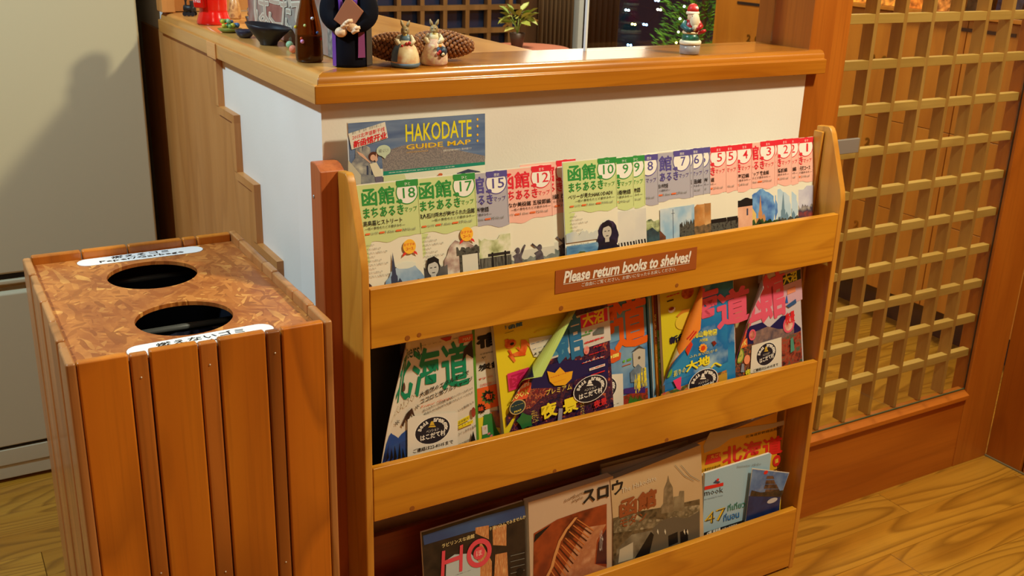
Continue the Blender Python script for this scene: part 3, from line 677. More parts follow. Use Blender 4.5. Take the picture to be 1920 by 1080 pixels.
for z_ in (.655, .376, .012): box('shelf_board', .0005, .8790, .0130, .0785, z_, z_ + .008, W_redx, RK)
for z0_, z1_ in ((.170, .2915), (.52, .60)):
    box('back_board', .0005, .8790, .0805, .0905, z0_, z1_, W_redx, RK)
KN = mat((150, 86, 26), .45)
for i, (px, py) in enumerate([(764, 634), (786, 628), (1052, 578), (1269, 535), (773, 953), (1040, 883), (1250, 825)]):
    p = at(px, py, y=0); MB().lathe([(.0042 - .0006 * (i % 2), 0), (.0040 - .0006 * (i % 2), .0006)], (p.x, 0.0002, p.z), 12, axis=Vector((0, -1, 0))).out('wood_plug', KN, r1 if i < 4 else r2)
# sticker on the top rail
sk = MB(); q = [(.3020, .6895), (.5780, .6905), (.5760, .7290), (.3010, .7270)]
st = sk.prism([(x, -.0004, z) for x, z in q], (0, -.0005, 0)).out('sticker', mat((162, 84, 34), .45), r1)
s = Sheet((.3, -.0009, .688), .28, .04); s.lift = .0003
s.text('Please return books to shelves!', .0160, .0165, .2640, .0365, WHT, bold=.035, shear=.18, res=2)
s.rect(.016, .0148, .262, .0156, WHT); s.text('ご自由にご覧ください。お使いになったらお戻しください。', .050, .0060, .235, .0125, WHT)
s.flush(st, 'sticker_lettering')

# ---------------------------------------------------------------- walking map leaflets, top tier
GRN = (mat((204, 216, 148), .4), mat((52, 146, 68), .4), 'green'); PUR = (mat((176, 172, 184), .4), mat((88, 80, 150), .4), 'violet'); RED = (mat((242, 184, 168), .4), mat((226, 44, 60), .4), 'pink')
ORG = mat((232, 112, 60), .4); GREY = mat((120, 120, 112), .5); YLW = mat((250, 190, 60), .4); PALE = mat((232, 226, 206), .45)
SKYP = photo([(196, 214, 224), (150, 178, 206), (96, 130, 168)], 18); DARKT = photo([(34, 34, 34), (92, 92, 84), (30, 30, 34)], 160)
def leaflet(no, xr, ztop, col, title, tu, pic, label, y0, wide=.1, u_txt=None):
    O = Vector((xr - wide, y0, ztop - .2074)); t = thing('walking_map_leaflet', (xr - .05, y0, ztop - .21), label, 'leaflet', 'walking map leaflets in the top tier')
    ln = math.radians(9.0); s = Sheet(O, .1, .21, ln); 
    if O.x < .0006: s.U = Vector(((xr - .0006) / wide, 0, 0)); s.O.x = .0006
    s.body('leaflet_sheets', PALE, t, .0012, back=.0000)
    bg, ink, _ = col; H = .21
    s.rect(.0002, H - .078, .0998, H - .0015, bg)
    wv = [(.0002, H - .076)]
    for i in range(17): u = .0002 + .0996 * i / 16; wv.append((u, H - .080 - .003 * math.sin(u * 60 + (no or 3)) - .0015 * math.sin(u * 170)))
    s.poly([(.0002, H - .070)] + wv[1:] + [(.0998, H - .070)], bg)
    if col is GRN: s.poly([(.0002, H - .078), (.020, H - .080), (.012, H - .092), (.014, H - .108), (.0002, H - .125)], bg)
    s.text('函館', .0090, H - .0308, .0602, H - .0065, ink, bold=.026); s.ell(.0645, H - .0290, .0018, .0018, ink, 10)
    s.ell(.0808, H - .0170, .0178, .0172, WHT, 32); s.ell(.0808, H - .0170, .0180, .0174, ink, 32, ring=.08)
    s.poly([(.0660, H - .0095), (.0640, H - .0050), (.0645, H - .0003), (.0998, H - .0003), (.0998, H - .0095)], ink)
    s.rect(.0985, H - .078, .0998, H - .0095, bg)
    s.text({'green': 'ひと', 'violet': '歴史', 'pink': 'まち'}[col[2]], .0775, H - .0080, .0865, H - .0035, WHT)
    s.ell(.0690, H - .0290, .0034, .0032, ink, 16)
    n_ = str(no); hw = {'1': .0022, '11': .0080, '7': .0050}.get(n_, .0055 if len(n_) == 1 else .0100)
    s.text(n_, .084 - hw, H - .0255, .084 + hw, H - .0110, ink, bold=.005, res=2)
    s.text('まちあるき', .0096, H - .0475, .0735, H - .0335, ink, bold=.02); s.text('マップ', .0750, H - .0450, .0955, H - .0375, ink)
    s.text(title, tu[0], H - .0585, tu[1], H - .0510, INK, bold=.012); s.text('―' + '街の景色をたどる散歩みち' + '―', max(.010, tu[1] - .07), H - .0642, min(tu[1] + .004, .096), H - .0600, INK)
    s.rect(.0100, H - .0705, .0170, H - .0680, ORG); s.text('120分', .0180, H - .0712, .030, H - .0672, GREY); s.rect(.0320, H - .0705, .040, H - .0680, ORG)
    s.text('3.6km', .0405, H - .0712, .056, H - .0672, GREY); s.rect(.0585, H - .0705, .068, H - .0680, ORG); s.text('%d0kcal' % (20 + (no or 5)), .069, H - .0712, .090, H - .0672, GREY)
    if col is GRN:
        for i in range(9): s.text('町並みと歴史の道', .010, H - .086 - i * .0055, .022 + .010 * ((i * 7) % 3), H - .0838 - i * .0055, GREY)
    pic(s, H)
    s.flush(t); return t
def wavy(s, u0, u1, v0, v1, m, amp=.004, seed=1, n=18):
    rr = random.Random(seed); s.poly([(u0, v0)] + [(u0 + (u1 - u0) * i / n, v1 + rr.uniform(-amp, amp)) for i in range(n + 1)] + [(u1, v0)], m)
def church(s, u, v, sc, m):
    s.poly([(u - .004 * sc, v), (u - .004 * sc, v + .018 * sc), (u - .0026 * sc, v + .020 * sc), (u - .002 * sc, v + .027 * sc), (u, v + .044 * sc), (u + .002 * sc, v + .027 * sc), (u + .0026 * sc, v + .020 * sc), (u + .004 * sc, v + .018 * sc), (u + .004 * sc, v)], m)
    s.rect(u - .009 * sc, v, u + .010 * sc, v + .010 * sc, m); s.poly([(u + .003 * sc, v + .010 * sc), (u + .010 * sc, v + .010 * sc), (u + .0065 * sc, v + .016 * sc)], m)
SLATE = mat((58, 66, 92), .4)
def soft(s, u, v, ru, rv, m, seed=0):
    rr = random.Random(seed); n = 30; s.poly([(min(.0996, max(.0004, u + ru * (1 + rr.uniform(-.07, .07)) * math.cos(2 * PI * i / n))), v + rv * (1 + rr.uniform(-.07, .07)) * math.sin(2 * PI * i / n)) for i in range(n)], m)
def portrait(s, u, v, sc, skin, hair, coat):
    s.poly([(u - .012 * sc, v - .014 * sc), (u - .009 * sc, v - .006 * sc), (u, v - .003 * sc), (u + .009 * sc, v - .006 * sc), (u + .013 * sc, v - .014 * sc)], coat)
    s.rect(u - .0025 * sc, v - .007 * sc, u + .0025 * sc, v, skin); s.ell(u, v + .0045 * sc, .0066 * sc, .0082 * sc, hair); s.ell(u, v + .0030 * sc, .0054 * sc, .0068 * sc, skin)
    s.poly([(u - .0062 * sc, v + .0070 * sc), (u - .0050 * sc, v + .0125 * sc), (u + .0015 * sc, v + .0140 * sc), (u + .0062 * sc, v + .0105 * sc), (u + .0058 * sc, v + .0060 * sc), (u + .002 * sc, v + .0088 * sc)], hair)
    for q in (-.0021, .0021): s.rect(u + q * sc - .0011 * sc, v + .0035 * sc, u + q * sc + .0011 * sc, v + .0042 * sc, hair)
    s.rect(u - .0014 * sc, v - .0012 * sc, u + .0016 * sc, v - .0005 * sc, hair)
def ribbon(s, u, v):
    for q in (-1, 1): s.poly([(u + q * .004, v - .004), (u + q * .011, v - .009), (u + q * .0125, v - .0135), (u + q * .006, v - .010)], mat((222, 60, 50), .4))
    s.ell(u, v, .0105, .0105, YLW); s.text('おすすめ', u - .009, v + .001, u + .009, v + .005, ORG, .02); s.text('コース', u - .006, v - .005, u + .006, v - .001, ORG, .02)
def p18(s, H):
    soft(s, .068, H - .152, .033, .034, SKYP, 3); soft(s, .070, H - .120, .016, .005, mat((222, 226, 214), .4), 5); church(s, .050, H - .158, 1.35, SLATE)
    wavy(s, .030, .0996, H - .185, H - .146, DARKT, .005, 4); s.ell(.0075, H - .146, .0065, .008, mat((84, 56, 50), .4)); ribbon(s, .078, H - .094)
def p17(s, H):
    soft(s, .070, H - .140, .030, .045, photo([(226, 220, 206), (176, 150, 140), (110, 100, 110)], 40), 9)
    wavy(s, .0004, .046, H - .19, H - .128, photo([(40, 40, 46), (130, 130, 130)], 12), .003, 8); portrait(s, .023, H - .136, 1.6, mat((196, 194, 188), .4), mat((24, 24, 26), .4), mat((20, 20, 24), .4))
    s.rect(.066, H - .19, .0985, H - .115, DARKT); wavy(s, .062, .0996, H - .118, H - .108, DARKT, .003, 2); s.rect(.0705, H - .19, .0960, H - .118, mat((216, 214, 200), .4)); ribbon(s, .080, H - .088)
def p15(s, H):
    wavy(s, .0004, .0996, H - .19, H - .098, photo([(232, 228, 206), (200, 206, 160), (140, 148, 96)], 60), .005, 4); s.rect(.0004, H - .155, .0996, H - .127, photo([(50, 48, 44), (120, 118, 110)], 60, (8, 1, 1)))
    s.rect(.060, H - .126, .098, H - .1215, mat((44, 40, 40), .4)); s.rect(.066, H - .15, .069, H - .12, BLK); s.rect(.088, H - .15, .091, H - .12, BLK)
def statue(s, u, v, m, f=1):
    s.poly([(u - .008, v), (u - .007, v + .014), (u - .010, v + .018), (u - .003, v + .021), (u + .003, v + .021), (u + f * .012, v + .034), (u + f * .014, v + .032), (u + .006, v + .016), (u + .008, v)], m); s.ell(u - .0005 * f, v + .0255, .0042, .005, m)
def p12(s, H):
    s.rect(.0004, H - .19, .0996, H - .125, photo([(224, 218, 200), (190, 190, 182)], 14)); wavy(s, .0004, .0996, H - .19, H - .138, photo([(150, 156, 150), (90, 96, 90)], 60), .003, 3)
    st_ = photo([(52, 46, 52), (104, 96, 104), (40, 34, 40)], 70); statue(s, .034, H - .150, st_, 1); statue(s, .072, H - .150, st_, -1)
def p10(s, H):
    s.rect(.0004, H - .16, .060, H - .130, photo([(190, 200, 206), (100, 150, 190), (60, 110, 160)], 22, (1, 1, 4))); wavy(s, .0004, .070, H - .125, H - .112, photo([(214, 214, 202), (150, 176, 200)], 14), .004, 5)
    wavy(s, .0004, .075, H - .19, H - .143, photo([(70, 84, 50), (110, 120, 60)], 60), .003, 4); soft(s, .079, H - .124, .020, .026, photo([(70, 56, 86), (24, 26, 50), (60, 50, 80)], 24), 6)
    portrait(s, .077, H - .121, 1.6, mat((190, 184, 174), .4), mat((26, 24, 36), .4), mat((18, 20, 40), .4)); wavy(s, .062, .0996, H - .19, H - .140, mat((22, 24, 46), .4), .002, 2)
def p9(s, H):
    s.rect(.0004, H - .155, .0996, H - .085, photo([(226, 222, 208), (206, 204, 200)], 12))
    for i in range(7): s.poly([(.062 + i * .006, H - .155), (.064 + i * .006, H - .155), (.058 + i * .006 + .003, H - .135), (.057 + i * .006 + .001, H - .135)], BLK)
    wavy(s, .0004, .066, H - .19, H - .140, DARKT, .005, 6)
def p8(s, H):
    wavy(s, .0004, .0996, H - .19, H - .105, photo([(90, 110, 60), (190, 200, 150), (50, 70, 50)], 60), .004, 5); s.poly([(.06, H - .17), (.0996, H - .17), (.0996, H - .130), (.085, H - .118), (.06, H - .128)], photo([(30, 34, 40), (70, 100, 110)], 50))
def p7(s, H):
    s.rect(.034, H - .17, .0996, H - .092, photo([(232, 230, 222), (150, 186, 214), (90, 140, 190)], 12)); s.rect(.060, H - .165, .0612, H - .095, SLATE); s.rect(.057, H - .102, .064, H - .1012, SLATE)
    s.poly([(.006, H - .17), (.045, H - .17), (.045, H - .138), (.026, H - .120), (.006, H - .132)], photo([(60, 44, 40), (120, 70, 50), (50, 70, 70)], 60)); wavy(s, .074, .0996, H - .17, H - .120, DARKT, .006, 3)
def p6(s, H): wavy(s, .0004, .0996, H - .17, H - .096, photo([(214, 166, 110), (190, 130, 70), (150, 110, 70)], 30), .003, 4); wavy(s, .0004, .0996, H - .17, H - .128, photo([(150, 116, 80), (60, 60, 50)], 90), .003, 8)
def p5(s, H): wavy(s, .0004, .0996, H - .17, H - .124, DARKT, .004, 8); s.rect(.02, H - .129, .098, H - .122, BLK)
def p4(s, H): s.rect(.0004, H - .17, .0996, H - .108, photo([(240, 190, 160), (220, 160, 130)], 40)); wavy(s, .0004, .0996, H - .108, H - .096, BLK, .003, 2); s.rect(.086, H - .124, .0895, H - .112, SLATE)
def p3(s, H):
    soft(s, .066, H - .120, .034, .036, photo([(60, 120, 190), (120, 170, 220), (40, 90, 170)], 26), 4); church(s, .064, H - .145, 1.2, mat((200, 140, 90), .4)); s.poly([(.034, H - .16), (.034, H - .125), (.044, H - .112), (.054, H - .125), (.054, H - .16)], mat((226, 190, 110), .4)); wavy(s, .030, .0996, H - .17, H - .138, photo([(20, 50, 24), (60, 90, 50), (30, 30, 30)], 90), .005, 5)
def p2(s, H): soft(s, .068, H - .125, .030, .036, photo([(210, 222, 230), (170, 200, 220)], 16), 4); church(s, .078, H - .150, 1.3, mat((110, 140, 160), .4)); wavy(s, .03, .0996, H - .17, H - .142, DARKT, .005, 3)
def p1(s, H): wavy(s, .0004, .0996, H - .17, H - .090, photo([(220, 216, 224), (176, 172, 196), (210, 196, 196)], 16), .004, 4); wavy(s, .04, .0996, H - .17, H - .124, photo([(160, 70, 60), (70, 60, 80), (190, 180, 170)], 60), .005, 3)
LF = [  # number, right edge, top, colours, title, title span, picture, layer y, label
 (18, .0978, .8770, GRN, '高島嘉ヒストリート', (.008, .070), p18, .0375, 'green walking map leaflet numbered 18, leftmost in the top tier'),
 (17, .1890, .8775, GRN, '歌人石川啄木が魅せられた函館', (.006, .096), p17, .0405, 'green walking map leaflet numbered 17 with a portrait photo'),
 (15, .2428, .8766, PUR, '開港からの街物語', (.010, .066), p15, .0435, 'violet walking map leaflet numbered 15 with a blossoming tree'),
 (12, .3201, .8778, RED, 'まちなか美術館 五稜郭編', (.006, .096), p12, .0465, 'pink walking map leaflet numbered 12 with two dark statues'),
 (11, .3640, .8828, RED, 'まちなか美術館 西部編', (.006, .096), p12, .0495, 'pink walking map leaflet half hidden behind the green number 10'),
 (10, .4408, .8795, GRN, 'ペリーが見たHAKODADI', (.008, .090), p10, .0375, 'green walking map leaflet numbered 10 with a naval portrait'),
 (9, .4741, .8771, GRN, '高田屋嘉兵衛物語', (.030, .093), p9, .0405, 'green walking map leaflet numbered 9, the left of the two'),
 (9, .4962, .8778, GRN, '高田屋嘉兵衛物語', (.030, .090), p9, .0435, 'second green number 9 leaflet, narrow strip left of the violet 8'),
 (8, .5230, .8773, PUR, '', (.03, .09), p8, .0465, 'violet walking map leaflet numbered 8 with a green hut'),
 (7, .5900, .8790, PUR, 'みて歩く函館の街物語', (.010, .052), p7, .0492, 'violet walking map leaflet numbered 7 with a telegraph pole'),
 (7, .5960, .8795, PUR, '坂', (.09, .096), p7, .0519, 'thin strip of a second violet number 7 leaflet'),
 (6, .6180, .8798, PUR, '開港した函館', (.040, .094), p6, .0546, 'violet walking map leaflet numbered 6 with a brown old photo'),
 (6, .6316, .8800, PUR, '街', (.086, .094), p6, .0573, 'second violet number 6 leaflet, strip left of the pink number 5'),
 (5, .6677, .8789, RED, '坂と緑の道', (.030, .072), p5, .0375, 'pink walking map leaflet numbered 5 with black roofs, the left of the two'),
 (5, .6924, .8788, RED, '緑の道', (.030, .062), p5, .0405, 'narrow pink number 5 leaflet showing only its right third, beside the pink 4'),
 (4, .7247, .8790, RED, '海辺編', (.066, .092), p4, .0435, 'pink walking map leaflet numbered 4 with a pink building'),
 (3, .7780, .8800, RED, 'ライトアップ 教会編', (.020, .084), p3, .0462, 'pink walking map leaflet numbered 3 with a gold and blue church'),
 (3, .7835, .8802, RED, '', (.03, .08), p3, .0489, 'thin strip of a second pink number 3 leaflet'),
 (2, .8174, .8803, RED, '八幡坂編', (.056, .088), p2, .0516, 'pink walking map leaflet numbered 2 with a pale church'),
 (2, .8340, .8800, RED, '編', (.084, .093), p2, .0543, 'second pink number 2 leaflet, strip left of number 1'),
 (1, .8691, .8792, RED, '元町コース', (.066, .092), p1, .0570, 'pink walking map leaflet numbered 1, rightmost in the top tier')]
for i_, (no, xr, zt_, col, ti, tu, pic, y0, lab) in enumerate(LF):
    y0 = .0155 + (.0027 * i_ if i_ < 5 else .0019 * (i_ - 5))
    k_ = (y0 + 0.0330 + 1.2318) / (.055 + 1.2318)   # same line of sight, moved to the leaflet's own depth
    leaflet(no, -.5044 + (xr + .5044) * k_, 1.2249 + (zt_ - 1.2249) * k_, col, ti or '街', tu if ti else (.02, .03), pic, lab, y0)

# guide map standing behind them
gm = thing('guide_map', (.118, .1, .7), 'tall blue guide map reading HAKODATE standing behind the green leaflets', 'map')
s = Sheet((.011, .0775, .6725), .2145, .2890, math.radians(3.0)); s.O = Vector((.0085, .090, .665))
s.O = Vector((.0105, .0800, .6650)); s.H = .290; s.W = .2160
s.body('map_sheets', PALE, gm, .003)
SEA = photo([(84, 110, 150), (112, 132, 164), (70, 92, 136)], 8, (1, 1, 5)); CITY = photo([(136, 126, 124), (114, 110, 114), (160, 148, 142), (104, 102, 108)], 420)
s.rect(.0004, .0004, .2156, .2896, PALE); s.rect(.0004, .222, .2156, .2896, SEA)
s.rect(.0004, .246, .2156, .2640, photo([(84, 112, 156), (124, 140, 166)], 10, (1, 1, 6)))
s.crop(2.8425, 560, 180)
s.G([(440, 300), (560, 262), (700, 252), (900, 300), (992, 318), (992, 362), (450, 410)], CITY)
s.G([(450, 402), (992, 350), (992, 366), (450, 424)], mat((22, 136, 112), .4))
s.T('函館市観光案内図 観光マップ 二〇一五年版', 480, 412, 830, 372, WHT)
s.T('HAKODATE', 570, 246, 920, 124, mat((236, 222, 40), .4), bold=.01, res=2)
s.T('GUIDE MAP', 572, 286, 916, 230, mat((240, 196, 40), .4), bold=.015, res=2); s.T('○○○○○○', 574, 304, 688, 288, YLW)
for yy_ in (124, 160, 206, 238): s.E(952, yy_, 5, 7, YLW)
s.T('函館市役所観光課発行の案内地図です', 770, 296, 920, 272, WHT); s.T('写真と地図', 800, 306, 900, 296, WHT)
s.G([(262, 380), (300, 330), (304, 190), (330, 176), (352, 260), (378, 275), (392, 340), (430, 415), (440, 470), (262, 470)], photo([(170, 168, 160), (120, 122, 130), (200, 196, 180)], 50))
s.G([(330, 176), (338, 300), (352, 176)], SLATE); s.G([(262, 340), (330, 420), (330, 470), (262, 470)], mat((196, 190, 168), .4))
for q in (362, 386): s.R(q, 420, q + 7, 370, SLATE)
s.G([(306, 292), (340, 308), (378, 350), (384, 362), (320, 312)], mat((222, 176, 150), .4)); s.E(396, 322, 26, 26, mat((90, 50, 38), .4)); s.E(394, 328, 14, 17, mat((224, 176, 150), .4))
s.G([(376, 362), (412, 352), (440, 400), (444, 430), (420, 452), (398, 420)], mat((226, 216, 190), .4)); s.G([(404, 430), (444, 426), (456, 480), (412, 480)], mat((110, 100, 120), .4)); s.G([(412, 302), (420, 340), (410, 352), (404, 340)], mat((222, 176, 150), .4))
s.E(450, 290, 38, 30, mat((196, 210, 184), .4)); s.G([(430, 312), (470, 310), (458, 334)], mat((196, 210, 184), .4)); s.T('函館へようこそ', 425, 302, 476, 278, GREY)
s.G([(280, 285), (262, 200), (458, 137), (474, 222)], mat((226, 220, 206), .4)); RD_ = mat((222, 44, 52), .4)
def slant(s, body, x0, y0, x1, y1, h, m, bold=0):  # type set along a slanted baseline
    vs, fs = glyphs(body, min(bold, .012)); P = []; d = s.nx()
    if bold > .02:
        n_ = len(body); e = bold * .8; vs, fs = [(x + ox * e / n_, y + oy * e) for ox, oy in ((-1, 0), (1, 0), (0, 1), (0, -1)) for x, y in vs], [[k * len(vs) + q for q in f] for k in range(4) for f in fs]
    q4 = len(vs) // 4 if bold > .02 else 10 ** 9
    for i, (x, y) in enumerate(vs):
        u, v = s.uv(x0 + (x1 - x0) * x, y0 + (y1 - y0) * x - h * y); P.append(s.at(u, v, d + .000015 * (i // q4)))
    s.k += 2; s.p.add(P, fs, m)
slant(s, '観光・食・温泉・夜景を楽しむ', 282, 206, 440, 160, 16, GREY); slant(s, '2015北海道新干线', 284, 234, 456, 186, 24, RD_, .012); slant(s, '新函馆开业', 290, 278, 466, 224, 38, RD_, .03)
s.R(480, 470, 992, 440, mat((190, 208, 214), .4)); s.E(752, 418, 12, 8, mat((206, 96, 50), .4)); s.G([(450, 424), (560, 415), (580, 470), (450, 470)], mat((206, 214, 160), .4)); s.G([(840, 410), (900, 388), (960, 400), (992, 420), (992, 440), (840, 440)], SLATE)
s.flush(gm)
# ---------------------------------------------------------------- middle tier magazines
A_ = math.radians(4)
def mag(name, x0, y0, z0, W, H, thick, label, cover, curl=None, inner=None, backm=None, group='magazines in the middle tier', lean=A_, pages=PAPER, cat='magazine', ct=.0006, cut=(0, 0), tilt=0, sq=1.0, tc=None, lc=None):
    """front cover sheet (curling if the photo shows it), the block of pages and the back"""
    t = thing(name, (x0 + W / 2, y0 + .01, z0), label, cat, group)
    U0, V0 = Vector((1, 0, 0)), Vector((0, math.sin(lean), math.cos(lean))); tl_ = math.radians(tilt)
    U1, V1 = U0 * math.cos(tl_) + V0 * math.sin(tl_), V0 * math.cos(tl_) - U0 * math.sin(tl_)
    if curl and curl[0][0] > 5:   # curl given by the visible crease in the photo
        f = Sheet((x0, y0, z0), W, H, U=U1, V=V1); a_, b_ = Vector(f.uv(*curl[0])), Vector(f.uv(*curl[1])); d_ = (b_ - a_).normalized(); M_ = Vector((-d_.y, d_.x)) * curl[2] * math.sin(min(PI / 2, curl[3]))
        curl = (tuple(a_ - M_), tuple(b_ - M_), curl[2], curl[3])
    s = Sheet((x0, y0, z0), W, H, lean, curl, U=U1, V=V1); s.sq = sq; s.tc = tc
    if lc: s.lc = [f.uv(*q) for q in lc]
    s.body('front_cover', cover, t, ct, m2=backm or cover)
    s2 = Sheet((x0 + .0004, y0, z0 + .0003), W - .0012, H - .001, U=U1, V=V1)
    a = -.0024 if inner else -.0012; b = a - thick; c0, c1 = cut
    mb = MB(); q = [(0, 0), (W - .001, 0), (W - .001, H - .001), (0, H - .001)]
    mb.hexa([s2.at(c0, 0, a), s2.at(W - .0012, 0, a), s2.at(W - .0012, 0, b), s2.at(c0, 0, b)], [s2.at(c1, H - .001, a), s2.at(W - .0012, H - .001, a), s2.at(W - .0012, H - .001, b), s2.at(c1, H - .001, b)])
    mb.out('page_block', pages, t)
    return t, s
def add_spine(s, t, w_, th, m):
    q = lambda v: [s.at(s.W + .0002, v, .0002), s.at(s.W + w_, v, .0002), s.at(s.W + w_, v, -th), s.at(s.W + .0002, v, -th)]
    MB().hexa(q(0), q(s.H)).out('spine', m, t)
def logo(s, x, y, rx, ry, m=None, flip=0, n=INK, part=None):
    """oval guest house mark: navy oval, white ring, yellow bell, kana"""
    NV = mat((22, 28, 44), .4); s.E(x, y, rx * 1.05, ry * 1.05, WHT); s.E(x, y, rx, ry, NV)
    s.G([(x - rx * .16, y - ry * .38), (x - rx * .08, y - ry * .68), (x + rx * .03, y - ry * .72), (x + rx * .12, y - ry * .42)], mat((214, 178, 60), .4) if m is None else m)
    s.G([(x - rx * .24, y - ry * .22), (x - rx * .16, y - ry * .34), (x + rx * .14, y - ry * .38), (x + rx * .2, y - ry * .26)], mat((214, 178, 60), .4) if m is None else m)
    a = s.uv(x - rx, y); b = s.uv(x + rx, y); c = s.uv(x, y + ry); d_ = s.uv(x, y - ry); cu, cv = (a[0] + b[0]) / 2, (c[1] + d_[1]) / 2; ru, rv = (b[0] - a[0]) / 2, (d_[1] - c[1]) / 2
    for w_, a0, st_ in (('Bed&', 158, -15), ('Breakfast', 78, -11)):
        for i, ch in enumerate(w_):
            if ch == ' ': continue
            t = math.radians(a0 + st_ * i); vs, fs = glyphs(ch, .03, 0, 2); d = s.nx() if i == 0 else d
            px_, py_ = cu + ru * .78 * math.cos(t), cv + rv * .76 * math.sin(t); rt = t - PI / 2; h_ = rv * .2
            s.p.add([s.at(px_ + (xx - .5) * h_ * math.cos(rt) - (yy_ - .5) * h_ * 1.4 * math.sin(rt), py_ + (xx - .5) * h_ * math.sin(rt) + (yy_ - .5) * h_ * 1.4 * math.cos(rt), d) for xx, yy_ in vs], fs, WHT)
    s.text('ペンション', cu - ru * .36, cv - rv * .10, cu + ru * .36, cv + rv * .12, WHT); s.text('はこだて村', cu - ru * .72, cv - rv * .60, cu + ru * .72, cv - rv * .16, WHT, bold=.03)

# black folder at the very left
t = thing('black_folder', (.05, .065, .384), 'black folder standing at the left end of the middle tier', 'folder', None)
MB().hexa([(.001, .064, .3845), (.075, .064, .3845), (.075, .0705, .3845), (.001, .0705, .3845)], [(.001, .068, .640), (.075, .068, .640), (.075, .0745, .640), (.001, .0745, .640)]).out('folder_cover', BLK, t, bevel=.001)
box('label_strip', .008, .022, .0640, .0655, .56, .562, mat((90, 90, 90), .5), t)

# A: white Hokkaido magazine
WCOV = mat((224, 214, 196), .35); G1 = mat((0, 136, 96), .35)
t, s = mag('magazine', .0120, .0230, .3845, .1760, .2640, .0060, 'white Hokkaido magazine with green title and curled left edge, leftmost in the middle tier', WCOV, curl=((706, 862), (754, 645), .016, 1.5), cut=(.036, .105), tilt=1.5, sq=.35)
s.crop(3.6, 680, 580)
s.G([(100, 905), (140, 850), (180, 832), (215, 850), (240, 868), (262, 840), (298, 812), (298, 1000), (80, 1040)], mat((30, 74, 150), .35)); s.G([(90, 960), (298, 880), (298, 1000), (80, 1040)], photo([(24, 44, 110), (40, 90, 160)], 30))
for i in range(7): x = 110 + i * 27; s.G([(x - 11, 1035), (x + (3 if i % 2 else -3), 935 - 18 * (i % 3)), (x + 13, 1000)], BLK)
s.T('北海道', 150, 640, 705, 200, G1, bold=.02); s.T('Cheers!', 205, 352, 395, 222, mat((30, 84, 66), .35), res=2)
s.R(648, 230, 740, 165, mat((222, 96, 60), .35)); s.T('MAP', 675, 214, 728, 182, WHT); s.T('はこだて・札幌', 400, 240, 640, 196, GREY)
s.G([(520, 196), (600, 180), (590, 205), (560, 215)], mat((190, 50, 40), .35)); s.G([(680, 270), (735, 205), (745, 330), (700, 300), (672, 352)], photo([(20, 20, 40), (70, 30, 50)], 40))
slant(s, '大自然のエネルギーで', 384, 596, 716, 440, 36, INK, .015); slant(s, 'ココロと体フルチャージ', 390, 640, 738, 484, 36, INK, .015)
slant(s, 'Power Charge', 395, 668, 600, 602, 20, mat((226, 110, 80), .35)); slant(s, '熱さまぎりのお料理と大地のパワースポット', 404, 694, 742, 536, 18, INK); slant(s, '幸あわせな気持ちを届けるスイーツたち', 410, 716, 742, 566, 18, INK)
slant(s, 'HOKKAIDO', 135, 780, 355, 600, 50, mat((214, 206, 184), .35)); slant(s, '*', 214, 790, 246, 770, 36, INK); slant(s, '*', 350, 680, 380, 660, 30, INK)
s.G([(258, 780), (300, 690), (330, 662), (352, 730), (325, 700), (300, 760), (285, 740), (270, 790)], photo([(30, 20, 24), (90, 60, 50)], 60)); s.E(272, 520, 12, 32, mat((90, 60, 50), .35))
slant(s, 'いの動物たち', 640, 690, 748, 630, 18, INK); s.G([(636, 782), (636, 752), (716, 710), (716, 740)], mat((240, 220, 40), .35)); slant(s, '温泉観光', 638, 776, 712, 738, 20, INK); s.G([(640, 806), (640, 786), (740, 740), (740, 764)], mat((240, 220, 40), .35)); slant(s, 'レストラン', 642, 804, 736, 758, 18, INK)
slant(s, 'かけ・手作り体験', 640, 850, 760, 790, 18, INK); slant(s, '星空観察', 640, 925, 716, 888, 20, INK); s.G([(722, 890), (740, 815), (756, 880)], BLK); s.E(742, 690, 14, 34, photo([(190, 60, 40), (110, 60, 50)], 60))
s.G([(298, 1006), (298, 740), (340, 716), (636, 690), (636, 930)], mat((230, 224, 210), .35)); logo(s, 465, 812, 118, 88)
slant(s, 'ご連絡は22-8105まで', 335, 968, 604, 900, 28, INK, .01); s.flush(t)
add_spine(s, t, .0045, .008, mat((88, 150, 48), .35))

# B: black-lettered magazine behind it
t, s = mag('magazine', .1010, .0345, .3845, .1350, .2640, .0045, 'magazine with black title and orange and green lower cover, second in the middle tier', WCOV, tilt=2.5)
s.crop(3.6, 680, 580)
s.T('宿', 775, 268, 935, 140, BLK, bold=.05); s.T('北海道新幹線', 790, 300, 900, 284, GREY); s.T('ャ', 800, 338, 830, 314, INK)
s.T('炭鉱', 784, 420, 945, 336, INK, bold=.03); s.T('行こう', 782, 478, 930, 428, mat((214, 70, 50), .35), bold=.02)
s.R(770, 690, 935, 492, mat((230, 96, 40), .35)); s.T('北海道を味わいつくす', 790, 505, 930, 488, mat((214, 70, 50), .35))
s.R(765, 960, 935, 690, mat((232, 210, 50), .35))
def burst(s, x, y, r, m, n=11):
    s.G([(x + (r if i % 2 else r * .72) * math.cos(PI * i / n), y + (r if i % 2 else r * .72) * math.sin(PI * i / n)) for i in range(2 * n)], m)
burst(s, 846, 590, 52, mat((70, 110, 50), .35)); burst(s, 846, 584, 42, BLK); s.T('旬', 826, 612, 870, 560, mat((230, 80, 40), .35), .03); burst(s, 796, 668, 36, BLK); s.T('味', 780, 690, 812, 650, mat((230, 80, 40), .35), .03)
s.G([(850, 780), (860, 690), (930, 676), (935, 800), (880, 790)], photo([(30, 60, 120), (200, 120, 60)], 60)); s.G([(800, 900), (815, 710), (870, 700), (900, 800), (935, 860), (935, 950), (800, 900)], mat((50, 130, 60), .35))
